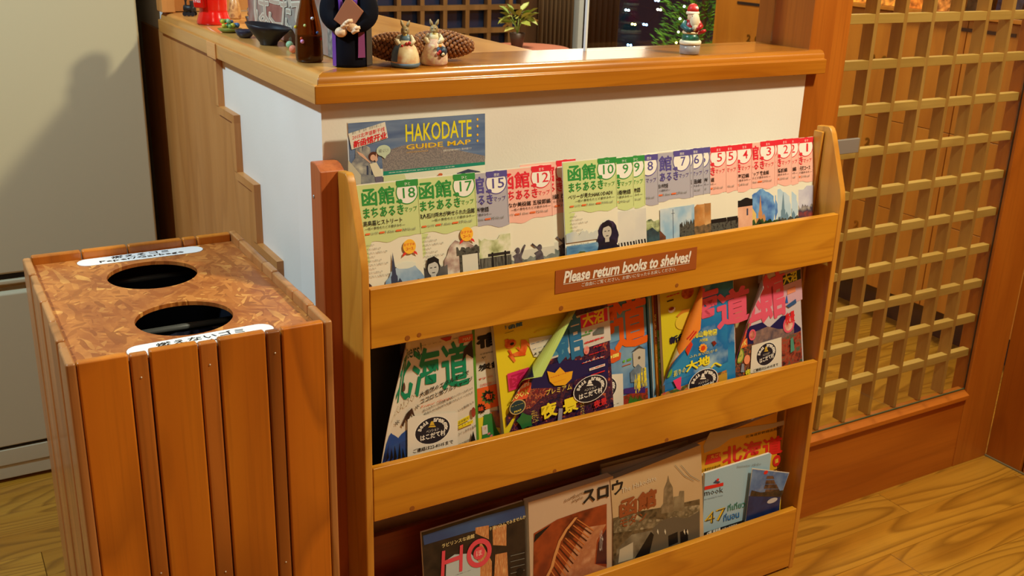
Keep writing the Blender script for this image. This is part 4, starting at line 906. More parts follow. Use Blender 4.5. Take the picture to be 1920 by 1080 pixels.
for i in range(9): s.E(825 + (i * 37) % 90, 830 + (i * 23) % 60, 7, 6, mat((230, 110, 130), .35))
s.R(804, 845, 838, 775, mat((226, 210, 200), .35)); s.T('さ', 812, 812, 830, 790, RD_); s.flush(t)
# pale booklet edge beside it
t = thing('thin_booklet', (.2345, .045, .3845), 'thin pale pinkish booklet edge between the second magazine and the night view one', 'booklet', 'magazines in the middle tier')
MB().hexa([(.2345, .0300, .3845), (.2385, .0300, .3845), (.2385, .0440, .3845), (.2345, .0440, .3845)], [(.2338, .0490, .642), (.2378, .0490, .642), (.2378, .0620, .642), (.2338, .0620, .642)]).out('pages', mat((214, 176, 150), .6), t)
MB().hexa([(.23855, .0300, .3845), (.2396, .0300, .3845), (.2396, .0440, .3845), (.23855, .0440, .3845)], [(.23785, .0490, .642), (.2389, .0490, .642), (.2389, .0620, .642), (.23785, .0620, .642)]).out('cover', mat((150, 80, 50), .5), t)

# E: night view magazine with the folded corner, yellow page beneath
NIGHT = photo([(30, 26, 74), (20, 20, 56), (90, 40, 60), (36, 26, 66), (190, 90, 60)], 110); LIME = mat((196, 222, 120), .4)
t, s = mag('magazine', .2411, .0190, .3845, .2120, .2640, .0080, 'night view Hakodate magazine with its top left corner folded down over a yellow page', NIGHT, curl=((967, 722), (1066, 577), .011, 2.8), backm=LIME, inner=1, tilt=5.5, tc=(.135, .098), lc=[(940, 806), (950, 775), (972, 714)])
UE, VE = s.U, s.V
s.crop(4.153, 880, 560)
s.R(240, 1075, 1085, 480, NIGHT); s.G([(250, 660), (420, 640), (700, 640), (1080, 560), (1080, 900), (900, 1080), (240, 1080)], photo([(40, 24, 50), (150, 50, 50), (70, 34, 56), (206, 110, 70), (30, 24, 56)], 200))
s.R(540, 500, 1085, 60, mat((214, 206, 196), .35)); s.G([(470, 560), (740, 480), (1080, 470), (1080, 620), (900, 600), (700, 690), (470, 700)], mat((30, 28, 84), .35))
s.R(300, 560, 740, 40, mat((80, 150, 180), .35)); s.T('館', 685, 505, 870, 105, mat((40, 116, 164), .35), bold=.03)
s.T('函', 480, 480, 690, 100, mat((40, 116, 164), .35), bold=.03)
s.R(868, 232, 1070, 70, mat((222, 40, 90), .35)); s.T('大沼', 884, 222, 1040, 74, mat((250, 226, 60), .35), .04)
s.T('16', 900, 268, 960, 236, mat((80, 180, 60), .35), .04, res=2); s.R(868, 296, 940, 262, mat((90, 140, 90), .35)); s.G([(960, 262), (1000, 226), (1045, 218), (1045, 270), (960, 285)], photo([(120, 120, 120), (70, 90, 70)], 60))
for i, (tx, x0, y0, x1, y1) in enumerate((('函館朝市', 896, 352, 1046, 290), ('元町', 962, 385, 1046, 345), ('函館山', 930, 440, 1046, 395))): s.T(tx, x0, y0, x1, y1, RD_, .035)
s.E(908, 398, 22, 34, photo([(220, 60, 50), (240, 200, 190)], 90)); s.R(872, 500, 1050, 448, RD_); s.T('ベイエリア', 882, 490, 1042, 452, WHT, .02); s.R(930, 560, 1050, 502, WHT); s.T('五稜郭', 935, 552, 1046, 508, RD_, .03); s.R(940, 590, 1050, 562, RD_)
s.G([(620, 640), (600, 560), (660, 575), (700, 530), (740, 570), (800, 560), (790, 620), (740, 670), (660, 675)], mat((240, 176, 40), .35)); s.T('イルミネーション', 625, 610, 770, 570, RD_, .02); s.T('函館山', 650, 650, 745, 620, ORG, .02)
slant(s, 'プレミアム', 590, 750, 792, 700, 44, mat((240, 214, 90), .35), .01); s.T('夜', 560, 940, 668, 790, mat((246, 226, 50), .35), .035); s.T('景', 728, 895, 832, 752, mat((246, 226, 50), .35), .035)
s.G([(680, 950), (690, 850), (720, 848), (712, 945)], mat((150, 150, 170), .35)); s.T('とっておきの', 480, 965, 506, 860, mat((240, 214, 90), .35), rot=1); s.T('ディナー', 510, 955, 530, 870, mat((240, 214, 90), .35), rot=1)
s.T('レストラン', 860, 900, 884, 800, mat((240, 214, 90), .35), rot=1); s.T('夜景', 965, 850, 1060, 760, RD_, .02)
burst(s, 425, 945, 68, mat((40, 110, 56), .35), 5); s.G([(300, 790), (300, 740), (370, 670), (440, 640), (475, 650), (470, 700), (440, 770), (330, 800)], mat((232, 96, 60), .35)); slant(s, '函館', 320, 740, 380, 705, 40, WHT, .03); slant(s, 'mini', 376, 705, 456, 668, 38, WHT, .03); slant(s, 'BOOK', 312, 795, 456, 735, 46, mat((250, 236, 120), .35), .03)
s.E(366, 838, 66, 58, mat((196, 170, 110), .35)); s.E(366, 838, 58, 50, mat((30, 60, 70), .35)); s.T('おさんぽ', 318, 836, 412, 808, mat((236, 214, 80), .35), .02); s.T('MAP', 340, 884, 396, 850, mat((236, 214, 80), .35), .02)
logo(s, 930, 695, 128, 97, m=WHT); s.flush(t)
# things printed on the reverse of the folded corner
b = MB(); q = [(0.004, .262), (.004, .218), (.030, .222), (.034, .262)]
def onback(s, u, v): return s.at(u, v, -.0013)
for (u0, u1, v0, v1, m_) in ((.036, .060, .146, .178, mat((24, 26, 60), .4)), (.038, .058, .160, .165, mat((150, 110, 70), .4)), (.038, .058, .148, .154, mat((190, 200, 220), .4))):
    k = 24; b2 = [onback(s, u0 + (u1 - u0) * i / k, v0 + (v1 - v0) * j / k) + Vector((0, -.0001 * (1 + len(b.mats)), 0)) for j in range(k + 1) for i in range(k + 1)]
    b.add(b2, [(j * (k + 1) + i, (j + 1) * (k + 1) + i, (j + 1) * (k + 1) + i + 1, j * (k + 1) + i + 1) for j in range(k) for i in range(k)], m_)
b.out('inside_cover_print', None, t)
# yellow page below
YP = mat((236, 214, 40), .4); s = Sheet((.2415, .0203, .3848), .2095, .2625, U=UE, V=VE); s.crop(4.153, 880, 560)
s.body('yellow_page', YP, t, .0004)
s.T('函館', 308, 240, 410, 178, mat((30, 110, 190), .35), .03); s.T('食べ', 276, 240, 302, 200, mat((30, 110, 190), .35)); s.R(276, 268, 346, 250, INK); s.R(500, 262, 720, 198, RD_); s.T('函館朝市で', 510, 250, 690, 208, YP, .02)
CR = photo([(226, 84, 30), (240, 130, 60), (200, 60, 20)], 60); s.E(318, 352, 46, 34, CR)
s.G([(400, 320), (440, 318), (450, 380), (430, 440), (350, 450), (330, 430), (400, 400)], CR); s.G([(272, 320), (300, 312), (340, 350), (280, 370)], CR)
for a, b__ in (((296, 400), (350, 490)), ((300, 440), (345, 495)), ((420, 330), (478, 385)), ((360, 380), (430, 440))): s.G([a, (a[0] + 20, a[1] - 8), (b__[0] + 10, b__[1] - 6), b__], CR)
s.E(330, 350, 16, 11, BLK); s.G([(460, 310), (640, 280), (640, 470), (500, 450), (470, 380)], mat((226, 214, 196), .35)); s.T('産直市ご', 476, 356, 620, 308, mat((20, 110, 170), .35), .02); s.T('フード', 488, 400, 600, 358, mat((20, 110, 170), .35), .02); s.T('より', 496, 440, 560, 402, INK, .02)
s.R(304, 720, 460, 530, mat((222, 50, 110), .35)); s.T('函', 318, 700, 440, 560, mat((190, 30, 80), .35), .03); s.T('アエ', 325, 560, 420, 534, YP); s.flush(t, 'page_print')

# F: orange-titled magazine
t, s = mag('magazine', .3400, .0330, .3845, .2000, .2640, .0060, 'orange-lettered Hokkaido magazine right of the night view one, dark green spine', photo([(90, 150, 196), (60, 120, 180), (150, 186, 206)], 10), tilt=5.5)
s.crop(4.153, 880, 560)
OR2 = mat((236, 104, 30), .35); s.R(860, 420, 1366, 0, mat((110, 160, 196), .35)); s.T('海', 930, 410, 1150, -60, OR2, bold=.03); s.T('道', 1140, 415, 1366, -60, OR2, bold=.03)
s.G([(1070, 460), (1100, 390), (1180, 420), (1175, 470), (1120, 500), (1075, 500)], mat((220, 90, 40), .35)); s.T('動園', 1062, 480, 1160, 420, mat((246, 230, 110), .35), .03)
s.T('15', 1195, 498, 1262, 458, mat((110, 190, 60), .35), .05, res=2); s.R(1190, 528, 1256, 500, mat((206, 90, 50), .35))
s.G([(1275, 520), (1270, 420), (1330, 370), (1366, 392), (1366, 540), (1300, 545)], mat((196, 190, 176), .35)); s.G([(1258, 416), (1318, 362), (1368, 392), (1320, 385)], mat((80, 76, 70), .35)); s.G([(1250, 570), (1312, 506), (1366, 560), (1366, 640), (1255, 650)], photo([(130, 150, 170), (80, 100, 120)], 60)); s.E(1320, 458, 10, 12, mat((90, 80, 60), .35))
s.R(1100, 1060, 1385, 690, photo([(60, 30, 60), (180, 60, 40), (100, 60, 30), (210, 120, 50)], 90)); s.G([(1200, 700), (1366, 670), (1366, 730), (1200, 740)], mat((70, 44, 120), .35))
s.T('小樽', 1285, 735, 1325, 580, mat((246, 226, 60), .35), .04) ; s.T('札幌', 1338, 690, 1372, 530, mat((246, 226, 60), .35), .03)
for i in range(9): s.G([(1230 + i * 14, 830), (1250 + i * 12, 745 + (i % 3) * 10), (1262 + i * 12, 830)], mat((60, 120, 40), .35))
s.G([(1060, 1075), (1060, 590), (1190, 580), (1196, 830)], mat((226, 220, 204), .35)); logo(s, 1040, 705, 102, 92, m=WHT); s.T('5まで', 1085, 840, 1160, 805, INK)
s.flush(t)
add_spine(s, t, .0045, .008, mat((20, 64, 64), .35))
# spines between F and J
def spine(x0, x1, y0, m, label, txt=None, tm=None, name='slim_booklet', y1=.012, h=.262):
    t = thing(name, ((x0 + x1) / 2, y0 + .006, .3845), label, 'booklet', 'slim booklets in the middle tier')
    MB().hexa([(x0, y0, .3845), (x1, y0, .3845), (x1, y0 + y1, .3845), (x0, y0 + y1, .3845)], [(x0 - .0255, y0 + .0182, .3845 + h), (x1 - .0255, y0 + .0182, .3845 + h), (x1 - .0255, y0 + y1 + .0182, .3845 + h), (x0 - .0255, y0 + y1 + .0182, .3845 + h)]).out('booklet_spine', m, t, bevel=.0008)
    s = Sheet((x0, y0 - .0001, .3845), x1 - x0, h, V=Vector((-.0255, .0182, h)).normalized())
    return t, s
t, s = spine(.5440, .5505, .028, mat((112, 164, 196), .4), 'slim light blue booklet spine right of the orange-lettered magazine'); s.rect(.0006, .02, .0014, .25, WHT); s.flush(t)
t, s = spine(.5520, .5570, .026, mat((224, 150, 40), .4), 'slim orange booklet spine beside the light blue one')
s.rect(.0002, .165, .0048, .261, mat((120, 30, 26), .4)); s.text('北海道の旅手帖', .001, .12, .0038, .22, mat((250, 226, 120), .4), rot=1); s.flush(t)
t, s = spine(.5575, .5622, .026, mat((96, 150, 50), .4), 'slim green booklet spine left of the pink-titled magazine'); s.rect(.0002, .190, .0043, .261, mat((130, 40, 30), .4)); s.text('まるごとBOOK', .001, .06, .0036, .18, WHT, rot=1); s.flush(t)

# J: pink title, orange folded sliver, yellow page
PK = mat((230, 92, 120), .35); SKY2 = photo([(40, 140, 196), (20, 110, 180), (180, 210, 220)], 14, hard=0)
t, s = mag('magazine', .5610, .0150, .3845, .1600, .2640, .0060, 'pink-titled Hokkaido magazine with a folded orange sliver at its top left', SKY2, curl=((1238, 722), (1307, 545), .009, 2.9), backm=mat((240, 140, 50), .4), inner=1, tilt=6, sq=.60, tc=(.075, .042))
UJ, VJ = s.U, s.V
s.crop(3.858, 1180, 490)
s.R(230, 900, 705, 420, SKY2); s.T('海', 440, 500, 640, 165, PK, bold=.035); s.T('道', 640, 490, 860, 165, PK, bold=.035); s.T('北', 330, 600, 450, 330, PK, .05)
s.G([(350, 570), (400, 490), (450, 470), (440, 560), (390, 620), (360, 600)], PK)
slant(s, '旭山動物園', 466, 556, 630, 530, 44, mat((236, 226, 80), .35), .03); slant(s, '大特集', 505, 585, 565, 575, 24, mat((236, 226, 80), .35), .02)
for i in range(9): a = 2 * PI * i / 9; s.E(530 + 22 * math.cos(a), 626 + 24 * math.sin(a), 9, 9, mat((250, 170, 60), .35))
s.E(530, 626, 16, 18, mat((220, 70, 30), .35)); s.E(378, 628, 28, 36, mat((60, 150, 60), .35)); s.G([(270, 740), (330, 640), (345, 700), (300, 780)], mat((240, 120, 40), .35)); s.G([(400, 640), (440, 570), (455, 600), (420, 680)], mat((214, 60, 40), .35)); s.G([(590, 580), (612, 572), (628, 590), (608, 612)], mat((130, 40, 30), .35))
slant(s, 'ふれあい広がる', 430, 700, 634, 648, 20, mat((246, 226, 60), .35)); slant(s, '彩りの', 316, 838, 404, 800, 46, mat((236, 226, 80), .35), .02); s.T('大地', 408, 800, 576, 672, mat((246, 230, 50), .35), .04); s.T('へ', 584, 780, 660, 715, mat((246, 230, 50), .35), .04)
s.E(275, 800, 30, 38, mat((110, 170, 60), .35)); s.R(210, 960, 700, 850, photo([(120, 30, 40), (60, 110, 60), (206, 130, 60), (200, 60, 80)], 90)); s.G([(310, 860), (370, 830), (365, 930), (340, 920)], mat((236, 60, 120), .35)); s.R(640, 900, 700, 800, mat((190, 150, 50), .35))
logo(s, 528, 870, 104, 88, m=WHT); s.flush(t)
b = MB()
for (u0, u1, v0, v1, m_) in ((.004, .008, .192, .212, mat((206, 40, 40), .4)), (.011, .014, .188, .208, mat((206, 40, 40), .4)), (.001, .030, .07, .160, mat((226, 222, 206), .4))):
    k = 24; b2 = [s.at(u0 + (u1 - u0) * i / k, v0 + (v1 - v0) * j / k, -.0013 - .0001 * len(b.mats)) for j in range(k + 1) for i in range(k + 1)]
    b.add(b2, [(j * (k + 1) + i, (j + 1) * (k + 1) + i, (j + 1) * (k + 1) + i + 1, j * (k + 1) + i + 1) for j in range(k) for i in range(k)], m_)
b.out('inside_cover_print', None, t)
s = Sheet((.5614, .0163, .3848), .1575, .2625, U=UJ, V=VJ); s.crop(3.858, 1180, 490); s.body('yellow_page', mat((214, 200, 40), .4), t, .0004)
s.T('函館市場', 270, 262, 360, 225, RD_, .03); s.R(272, 295, 318, 272, INK); s.E(420, 225, 45, 45, photo([(230, 130, 60), (160, 60, 40)], 90)); s.E(305, 350, 26, 20, WHT); s.E(303, 342, 20, 12, photo([(90, 40, 30), (180, 60, 40)], 120))
s.G([(335, 400), (380, 350), (440, 340), (400, 410)], mat((206, 130, 40), .35)); s.E(400, 430, 70, 60, mat((226, 196, 60), .35)); s.T('新函館', 292, 600, 470, 490, mat((24, 34, 60), .35), .05); s.flush(t, 'page_print')

# L: pages standing between, then M
t = thing('magazine', (.7165, .045, .3845), 'closed magazine seen by its pale page edge between the two pink-titled magazines', 'magazine', 'magazines in the middle tier')
MB().hexa([(.7225, .0200, .3845), (.7275, .0200, .3845), (.7275, .0360, .3845), (.7225, .0360, .3845)], [(.6945, .0382, .646), (.6995, .0382, .646), (.6995, .054, .646), (.6945, .054, .646)]).out('pages', PAPER, t)
MB().hexa([(.7277, .0200, .3845), (.7289, .0200, .3845), (.7289, .0360, .3845), (.7277, .0360, .3845)], [(.6997, .0382, .646), (.7009, .0382, .646), (.7009, .054, .646), (.6997, .054, .646)]).out('cover', mat((130, 60, 60), .4), t)
BRN = photo([(150, 110, 70), (186, 160, 120), (96, 60, 50)], 26)
t, s = mag('magazine', .7324, .0190, .3845, .1640, .2640, .0070, 'pink-titled Hakodate magazine with white sticker, rightmost in the middle tier', mat((206, 196, 200), .35), curl=((1367, 690), (1424, 515), .014, 1.5), cut=(.030, .095), tilt=9, sq=.35)
s.crop(3.858, 1180, 490)
s.G([(700, 900), (700, 500), (830, 100), (900, 100), (880, 460), (740, 640), (730, 900)], PK); s.G([(720, 880), (735, 660), (870, 470), (960, 440), (1010, 480), (1100, 395), (1140, 390), (1240, 480), (1240, 900)], mat((24, 28, 84), .35)); s.G([(700, 900), (720, 720), (860, 600), (1240, 540), (1240, 900)], photo([(60, 50, 60), (150, 80, 50), (40, 60, 60), (200, 110, 60)], 110))
s.G([(880, 520), (1000, 470), (1080, 490), (1190, 480), (1190, 560), (900, 600)], photo([(150, 120, 110), (90, 80, 90)], 90)); s.R(1096, 900, 1240, 500, photo([(60, 40, 40), (170, 70, 50), (70, 100, 80)], 110))
s.R(840, 440, 1240, 40, mat((214, 170, 184), .35)); s.T('館', 955, 445, 1115, 50, PK, bold=.035); s.T('函', 830, 475, 955, 90, PK, bold=.035); s.R(1110, 175, 1236, 55, mat((26, 60, 60), .35)); s.T('大沼', 1112, 170, 1206, 64, mat((226, 226, 70), .35), .05)
s.R(1140, 240, 1198, 180, mat((240, 150, 110), .35)); s.E(1150, 455, 42, 60, PK); s.E(1150, 455, 30, 45, photo([(206, 80, 60), (236, 200, 180)], 90)); s.T('夜景', 1128, 460, 1190, 350, RD_, .03); s.G([(1130, 320), (1200, 270), (1205, 300), (1150, 335)], mat((50, 90, 140), .35)); s.G([(1125, 300), (1135, 240), (1145, 300)], mat((40, 100, 190), .35))
s.E(886, 530, 26, 40, PK); s.E(886, 530, 18, 28, photo([(230, 150, 130), (150, 50, 40)], 90)); slant(s, '五稜郭', 768, 590, 838, 555, 54, mat((236, 110, 50), .35), .04); s.G([(760, 645), (768, 585), (848, 552), (850, 612)], mat((226, 110, 50), .35)); slant(s, 'BOOK', 768, 632, 842, 600, 38, mat((250, 236, 130), .35), .03)
s.E(792, 680, 34, 56, mat((110, 150, 60), .35)); s.E(792, 680, 26, 46, mat((196, 190, 90), .35)); s.T('MAP', 774, 700, 810, 668, mat((60, 110, 50), .35)); s.E(846, 708, 22, 34, mat((240, 150, 110), .35))
s.G([(826, 440), (856, 440), (850, 480), (832, 490)], mat((60, 160, 80), .35)); s.G([(800, 800), (808, 740), (824, 738), (826, 800)], mat((130, 140, 160), .35)); s.T('夜', 836, 830, 870, 770, mat((230, 226, 60), .35), .03); s.G([(1160, 560), (1178, 545), (1190, 640), (1160, 660)], mat((80, 150, 130), .35))
s.T('函館', 850, 280, 862, 180, INK)
s.G([(868, 808), (880, 606), (1094, 545), (1096, 770)], mat((226, 220, 204), .35)); logo(s, 984, 668, 72, 78); slant(s, 'ご連絡は22-8105まで', 890, 800, 1068, 752, 22, INK, .01); s.flush(t)
# brown page edge peeping out on its left
t = thing('open_brochure', (.735, .05, .3845), 'beige brochure page peeping out left of the rightmost pink-titled magazine', 'brochure', None)
MB().hexa([(.7330, .0345, .3845), (.790, .0345, .3845), (.790, .0362, .3845), (.7330, .0362, .3845)], [(.7060, .0515, .643), (.770, .0515, .643), (.770, .0532, .643), (.7060, .0532, .643)]).out('page', mat((196, 166, 110), .5), t)

# ---------------------------------------------------------------- bottom tier
GR3 = 'magazines in the bottom tier'
t, s = mag('magazine', .1030, .0170, .0210, .1890, .2860, .0050, 'dark magazine with pink HO title, leftmost large one in the bottom tier', photo([(20, 20, 26), (50, 40, 36), (30, 26, 30)], 30), group=GR3, tilt=1.5)
s.crop(4.571, 760, 860)
s.G([(150, 660), (640, 500), (1020, 400), (1030, 500), (500, 640), (160, 740)], photo([(60, 90, 140), (40, 60, 110)], 10)); WS = photo([(226, 160, 100), (190, 120, 70), (236, 190, 130)], 60, (10, 1, 1))
s.G([(600, 640), (600, 590), (715, 570), (715, 690)], WS); s.G([(750, 740), (745, 580), (865, 560), (865, 745)], WS); s.G([(760, 1010), (770, 820), (870, 800), (880, 1010)], WS); s.G([(600, 1010), (640, 700), (740, 880), (740, 1010)], WS)
s.G([(345, 1010), (350, 870), (420, 820), (560, 810), (640, 900), (640, 1010)], mat((190, 204, 206), .4)); s.T('道南の旅', 430, 1000, 560, 950, SLATE)
for i in range(4): s.G([(900, 830 + i * 50), (1020, 800 + i * 50), (1020, 806 + i * 50), (900, 836 + i * 50)], GREY)
s.E(980, 970, 30, 30, BLK); slant(s, 'ラビリンスな函館', 312, 766, 590, 676, 36, mat((236, 216, 150), .4), .02); slant(s, 'り迷い込んでみませんか', 722, 618, 1030, 510, 34, mat((236, 216, 150), .4), .02)
HP = mat((230, 76, 92), .35); s.G([(302, 1006), (312, 790), (340, 784), (336, 870), (462, 824), (466, 742), (492, 732), (486, 960), (460, 966), (462, 862), (334, 906), (330, 1006)], HP)
s.E(630, 806, 108, 122, HP, ring=.34); s.E(630, 806, 50, 56, HP); s.T('ほ', 606, 838, 654, 776, mat((250, 190, 180), .4), .02); s.flush(t)
t, s = mag('magazine', .3000, .0165, .0210, .1740, .2860, .0160, 'cream-topped magazine reading northern style in the bottom tier, second from left', mat((206, 176, 146), .4), group=GR3, tilt=1.5)
s.crop(4.571, 760, 860)
s.G([(1095, 1100), (1100, 640), (1300, 520), (1500, 450), (1725, 385), (1725, 1100)], photo([(120, 50, 30), (160, 70, 34), (70, 24, 20)], 20, (1, 1, 1)))
s.G([(1110, 650), (1250, 560), (1100, 720)], BLK); s.G([(1270, 1100), (1540, 590), (1720, 560), (1640, 700), (1620, 900), (1725, 930), (1725, 1100)], photo([(200, 140, 96), (176, 110, 74), (214, 160, 120)], 30)); s.G([(1630, 900), (1650, 720), (1720, 600), (1725, 900)], photo([(60, 24, 34), (90, 40, 40)], 20))
for i in range(16):
    a = i / 15; x0_, y0_ = 1215 + 250 * a, 1000 - 480 * a ** .8; s.G([(x0_, y0_), (x0_ + 8, y0_ - 6), (x0_ + 110 + 40 * a, y0_ + 150 - 60 * a), (x0_ + 100 + 40 * a, y0_ + 156 - 60 * a)], mat((206, 120, 60), .4) if i % 2 else mat((70, 26, 18), .4))
pt = [(1190, 1030), (1240, 930), (1270, 820), (1310, 700), (1370, 600), (1450, 500)]
for (a, b__), (c_, d__) in zip(pt[:-1], pt[1:]): s.G([(a, b__), (a + 26, b__), (c_ + 22, d__), (c_, d__)], mat((214, 150, 90), .4))
slant(s, 'northern', 1362, 374, 1524, 300, 34, mat((130, 96, 66), .4)); slant(s, 'style', 1424, 384, 1520, 344, 34, mat((130, 96, 66), .4)); slant(s, 'スロウ', 1520, 386, 1860, 290, 120, INK, .03); slant(s, '山の上のカルチャー', 1660, 800, 1690, 790, 200, WHT); s.flush(t)
t, s = mag('magazine', .4870, .0150, .0210, .2040, .2860, .0150, 'sepia old street photo magazine with brown Hakodate title in the bottom tier', photo([(196, 164, 120), (206, 176, 134)], 8), group=GR3, tilt=5.5, pages=mat((176, 176, 166), .5))
s.crop(3.6, 1120, 780)
SE = photo([(60, 50, 36), (110, 92, 66), (30, 26, 20)], 50)
s.G([(105, 1040), (105, 690), (300, 640), (470, 610), (690, 560), (690, 830)], SE); s.G([(110, 720), (200, 620), (300, 690), (470, 700), (470, 620), (590, 610), (690, 600), (690, 700), (340, 760), (110, 790)], photo([(150, 134, 104), (96, 84, 62), (190, 174, 140)], 60))
s.G([(430, 610), (445, 590), (450, 490), (470, 440), (478, 400), (486, 440), (508, 480), (512, 590), (520, 640), (430, 660)], photo([(110, 94, 70), (150, 130, 100)], 90)); s.G([(515, 640), (515, 545), (550, 540), (555, 505), (585, 505), (585, 640)], photo([(120, 104, 78), (150, 134, 104)], 60))
s.G([(345, 960), (370, 760), (440, 700), (520, 680), (600, 690), (690, 640), (690, 830)], mat((100, 90, 74), .4)); s.G([(120, 1010), (130, 900), (230, 800), (370, 770), (380, 800), (350, 930), (240, 970)], photo([(150, 140, 116), (90, 80, 64)], 40)); s.G([(140, 990), (150, 900), (240, 850), (240, 960)], mat((190, 180, 156), .4)); s.R(480, 880, 540, 780, BLK); s.R(560, 860, 608, 760, BLK); s.G([(250, 960), (360, 780), (380, 800), (350, 930)], BLK)
for q in (450, 400, 580, 600): s.G([(q, 780), (q + 5, 760), (q + 12, 780), (q + 10, 800)], mat((214, 204, 180), .4))
slant(s, 'The Hakodate', 160, 522, 396, 432, 34, mat((214, 204, 180), .4)); BR2 = mat((150, 78, 40), .4); slant(s, '函館', 150, 690, 395, 600, 120, BR2, .04); slant(s, 'モダン', 150, 760, 330, 700, 66, BR2, .02)
for x0_, x1_ in ((520, 650), (560, 690)): s.G([(x0_, 330), (x0_ + 2, 328), ((x0_ + x1_) / 2 + 2, 400), (x1_, 435), (x1_, 438), ((x0_ + x1_) / 2, 404)], GREY)
s.flush(t)
# loose grey pages behind the sepia magazine
t = thing('magazine', (.56, .05, .021), 'rolled grey-white magazine pages standing behind the sepia one in the bottom tier', 'magazine', GR3)
mb = MB(); pr_ = []
for i in range(17): x = .4600 + .1980 * i / 16; pr_.append((x, .0490 - .010 * math.sin(PI * i / 16), .021))
for lay, (dz, m_) in enumerate(((.2930, mat((170, 166, 156), .5)), (.2990, mat((150, 148, 142), .5)))):
    a = [Vector((x, y + lay * .004, z)) for x, y, z in pr_]; tpx = [v + Vector((0, .014, dz + .006 * math.sin(PI * (i / 16)))) for i, v in enumerate(a)]
    mb.add(a + tpx + [v + Vector((0, .002, 0)) for v in a] + [v + Vector((0, .002, 0)) for v in tpx], [(i, i + 1, 18 + i, 17 + i) for i in range(16)] + [(34 + i, 51 + i, 52 + i, 35 + i) for i in range(16)] + [(17 + i, 18 + i, 52 + i, 51 + i) for i in range(16)], m_)
mb.out('pages', None, t)
t, s = mag('magazine', .6920, .0330, .0210, .2050, .2980, .0070, 'yellow Hokkaido magazine with red title behind the light blue book in the bottom tier', mat((226, 166, 30), .4), group=GR3, tilt=5.5)
s.crop(3.6, 1120, 780)
s.G([(720, 250), (715, 200), (760, 110), (1180, 50), (1260, 30), (1260, 60), (900, 150), (820, 210)], mat((190, 170, 140), .4)); YR = mat((214, 40, 36), .35); slant(s, '北海道', 845, 332, 1245, 246, 118, YR, .03)
slant(s, '北海道新幹線函館駅', 1000, 150, 1240, 88, 18, INK); s.G([(725, 330), (740, 265), (830, 245), (835, 300)], YR); slant(s, '丸ごと', 765, 290, 835, 270, 24, mat((244, 200, 60), .4), .03); slant(s, 'いまだけのSPOT!', 705, 380, 830, 345, 22, INK, .02); s.E(1208, 300, 26, 38, YR); s.T('道', 1196, 320, 1220, 282, mat((236, 196, 60), .4), .03); s.R(1180, 372, 1232, 345, INK); s.flush(t)
t = thing('leaflet', (.76, .028, .021), 'white sheet sticking up between the yellow magazine and the light blue book', 'leaflet', None)
MB().hexa([(.672, .0305, .021), (.833, .0305, .021), (.833, .0318, .021), (.672, .0318, .021)], [at(1314, 889, y=.0475), at(1447, 852, y=.0475), at(1447, 852, y=.0475) + Vector((0, .0013, 0)), at(1314, 889, y=.0475) + Vector((0, .0013, 0))]).out('sheet', mat((210, 200, 184), .5), t)
t, s = mag('guide_book', .6820, .0190, .0210, .1650, .2400, .0050, 'light blue guide book with a yellow number 47 and Thai title in the bottom tier', mat((160, 190, 206), .4), group=GR3, cat='book', tilt=.5)
s.crop(3.6, 1120, 780)
s.G([(722, 500), (724, 476), (850, 448), (850, 470)], YR); s.G([(780, 452), (800, 430), (830, 445), (815, 455)], SLATE); s.E(812, 430, 9, 9, YR); slant(s, 'mook', 722, 540, 848, 514, 38, mat((40, 40, 44), .4)); slant(s, 'the traveling for home', 720, 570, 846, 540, 10, SLATE); s.T('○○', 770, 546, 810, 532, YR)
s.T('47', 722, 735, 862, 612, mat((230, 190, 40), .4), .0, res=2); s.p.v, s.p.f; s.T('47', 728, 738, 866, 616, mat((60, 60, 50), .4), -.02, res=2)
slant(s, 'ที่เที่ยว', 878, 642, 996, 612, 46, mat((50, 130, 110), .4), .02); slant(s, 'ที่นอน', 850, 712, 955, 682, 52, mat((30, 110, 180), .4), .02)
s.G([(716, 815), (718, 786), (985, 700), (985, 735)], INK); slant(s, '47都 道府県', 735, 808, 830, 776, 26, WHT, .03); slant(s, '全国の旅館案内', 838, 776, 940, 742, 20, WHT); s.R(1225, 640, 1236, 560, mat((230, 190, 40), .4))
slant(s, 'โรงแรม ญี่ปุ่น', 940, 350, 1100, 330, 16, GREY); s.flush(t)
# castle leaflet: its cover page stands proud of the book
t = thing('leaflet', (.85, .014, .1), 'small leaflet with a castle photo, rightmost in the bottom tier', 'leaflet', None)
s = Sheet((.800, .0140, .060), .0900, .1800, A_)
s.crop(3.6, 1120, 780); K = [s.uv(1045, 352), s.uv(1296, 382), s.uv(1240, 540), s.uv(1225, 640), s.uv(1100, 800), s.uv(985, 830)]
mbk = MB(); mbk.prism([s.at(u, v, 0) for u, v in K], tuple(s.N * -.0008)); mbk.out('sheet', WCOV, t)
s.G([(1047, 358), (1292, 386), (1236, 545), (1020, 545)], photo([(120, 150, 190), (80, 110, 160), (190, 190, 190)], 20)); s.G([(1020, 540), (1238, 530), (1224, 640), (1100, 796), (988, 826)], photo([(20, 34, 80), (30, 50, 100), (14, 22, 60)], 20)); s.E(1180, 570, 34, 16, mat((190, 186, 186), .4))
CS = photo([(60, 44, 40), (110, 80, 60), (40, 30, 34)], 60)
for x_, y_, w_, h_ in ((1165, 410, 26, 14), (1165, 440, 34, 18), (1170, 470, 48, 20), (1180, 505, 56, 26)): s.G([(x_ - w_, y_ + h_), (x_ - w_ * .8, y_ - h_ * .4), (x_ + w_ * .8, y_ - h_ * .5), (x_ + w_ * 1.1, y_ + h_)], CS)
s.G([(1028, 540), (1040, 500), (1100, 515), (1260, 500), (1240, 545)], photo([(30, 30, 34), (80, 60, 40)], 90)); s.E(1136, 380, 14, 12, YR); s.flush(t)
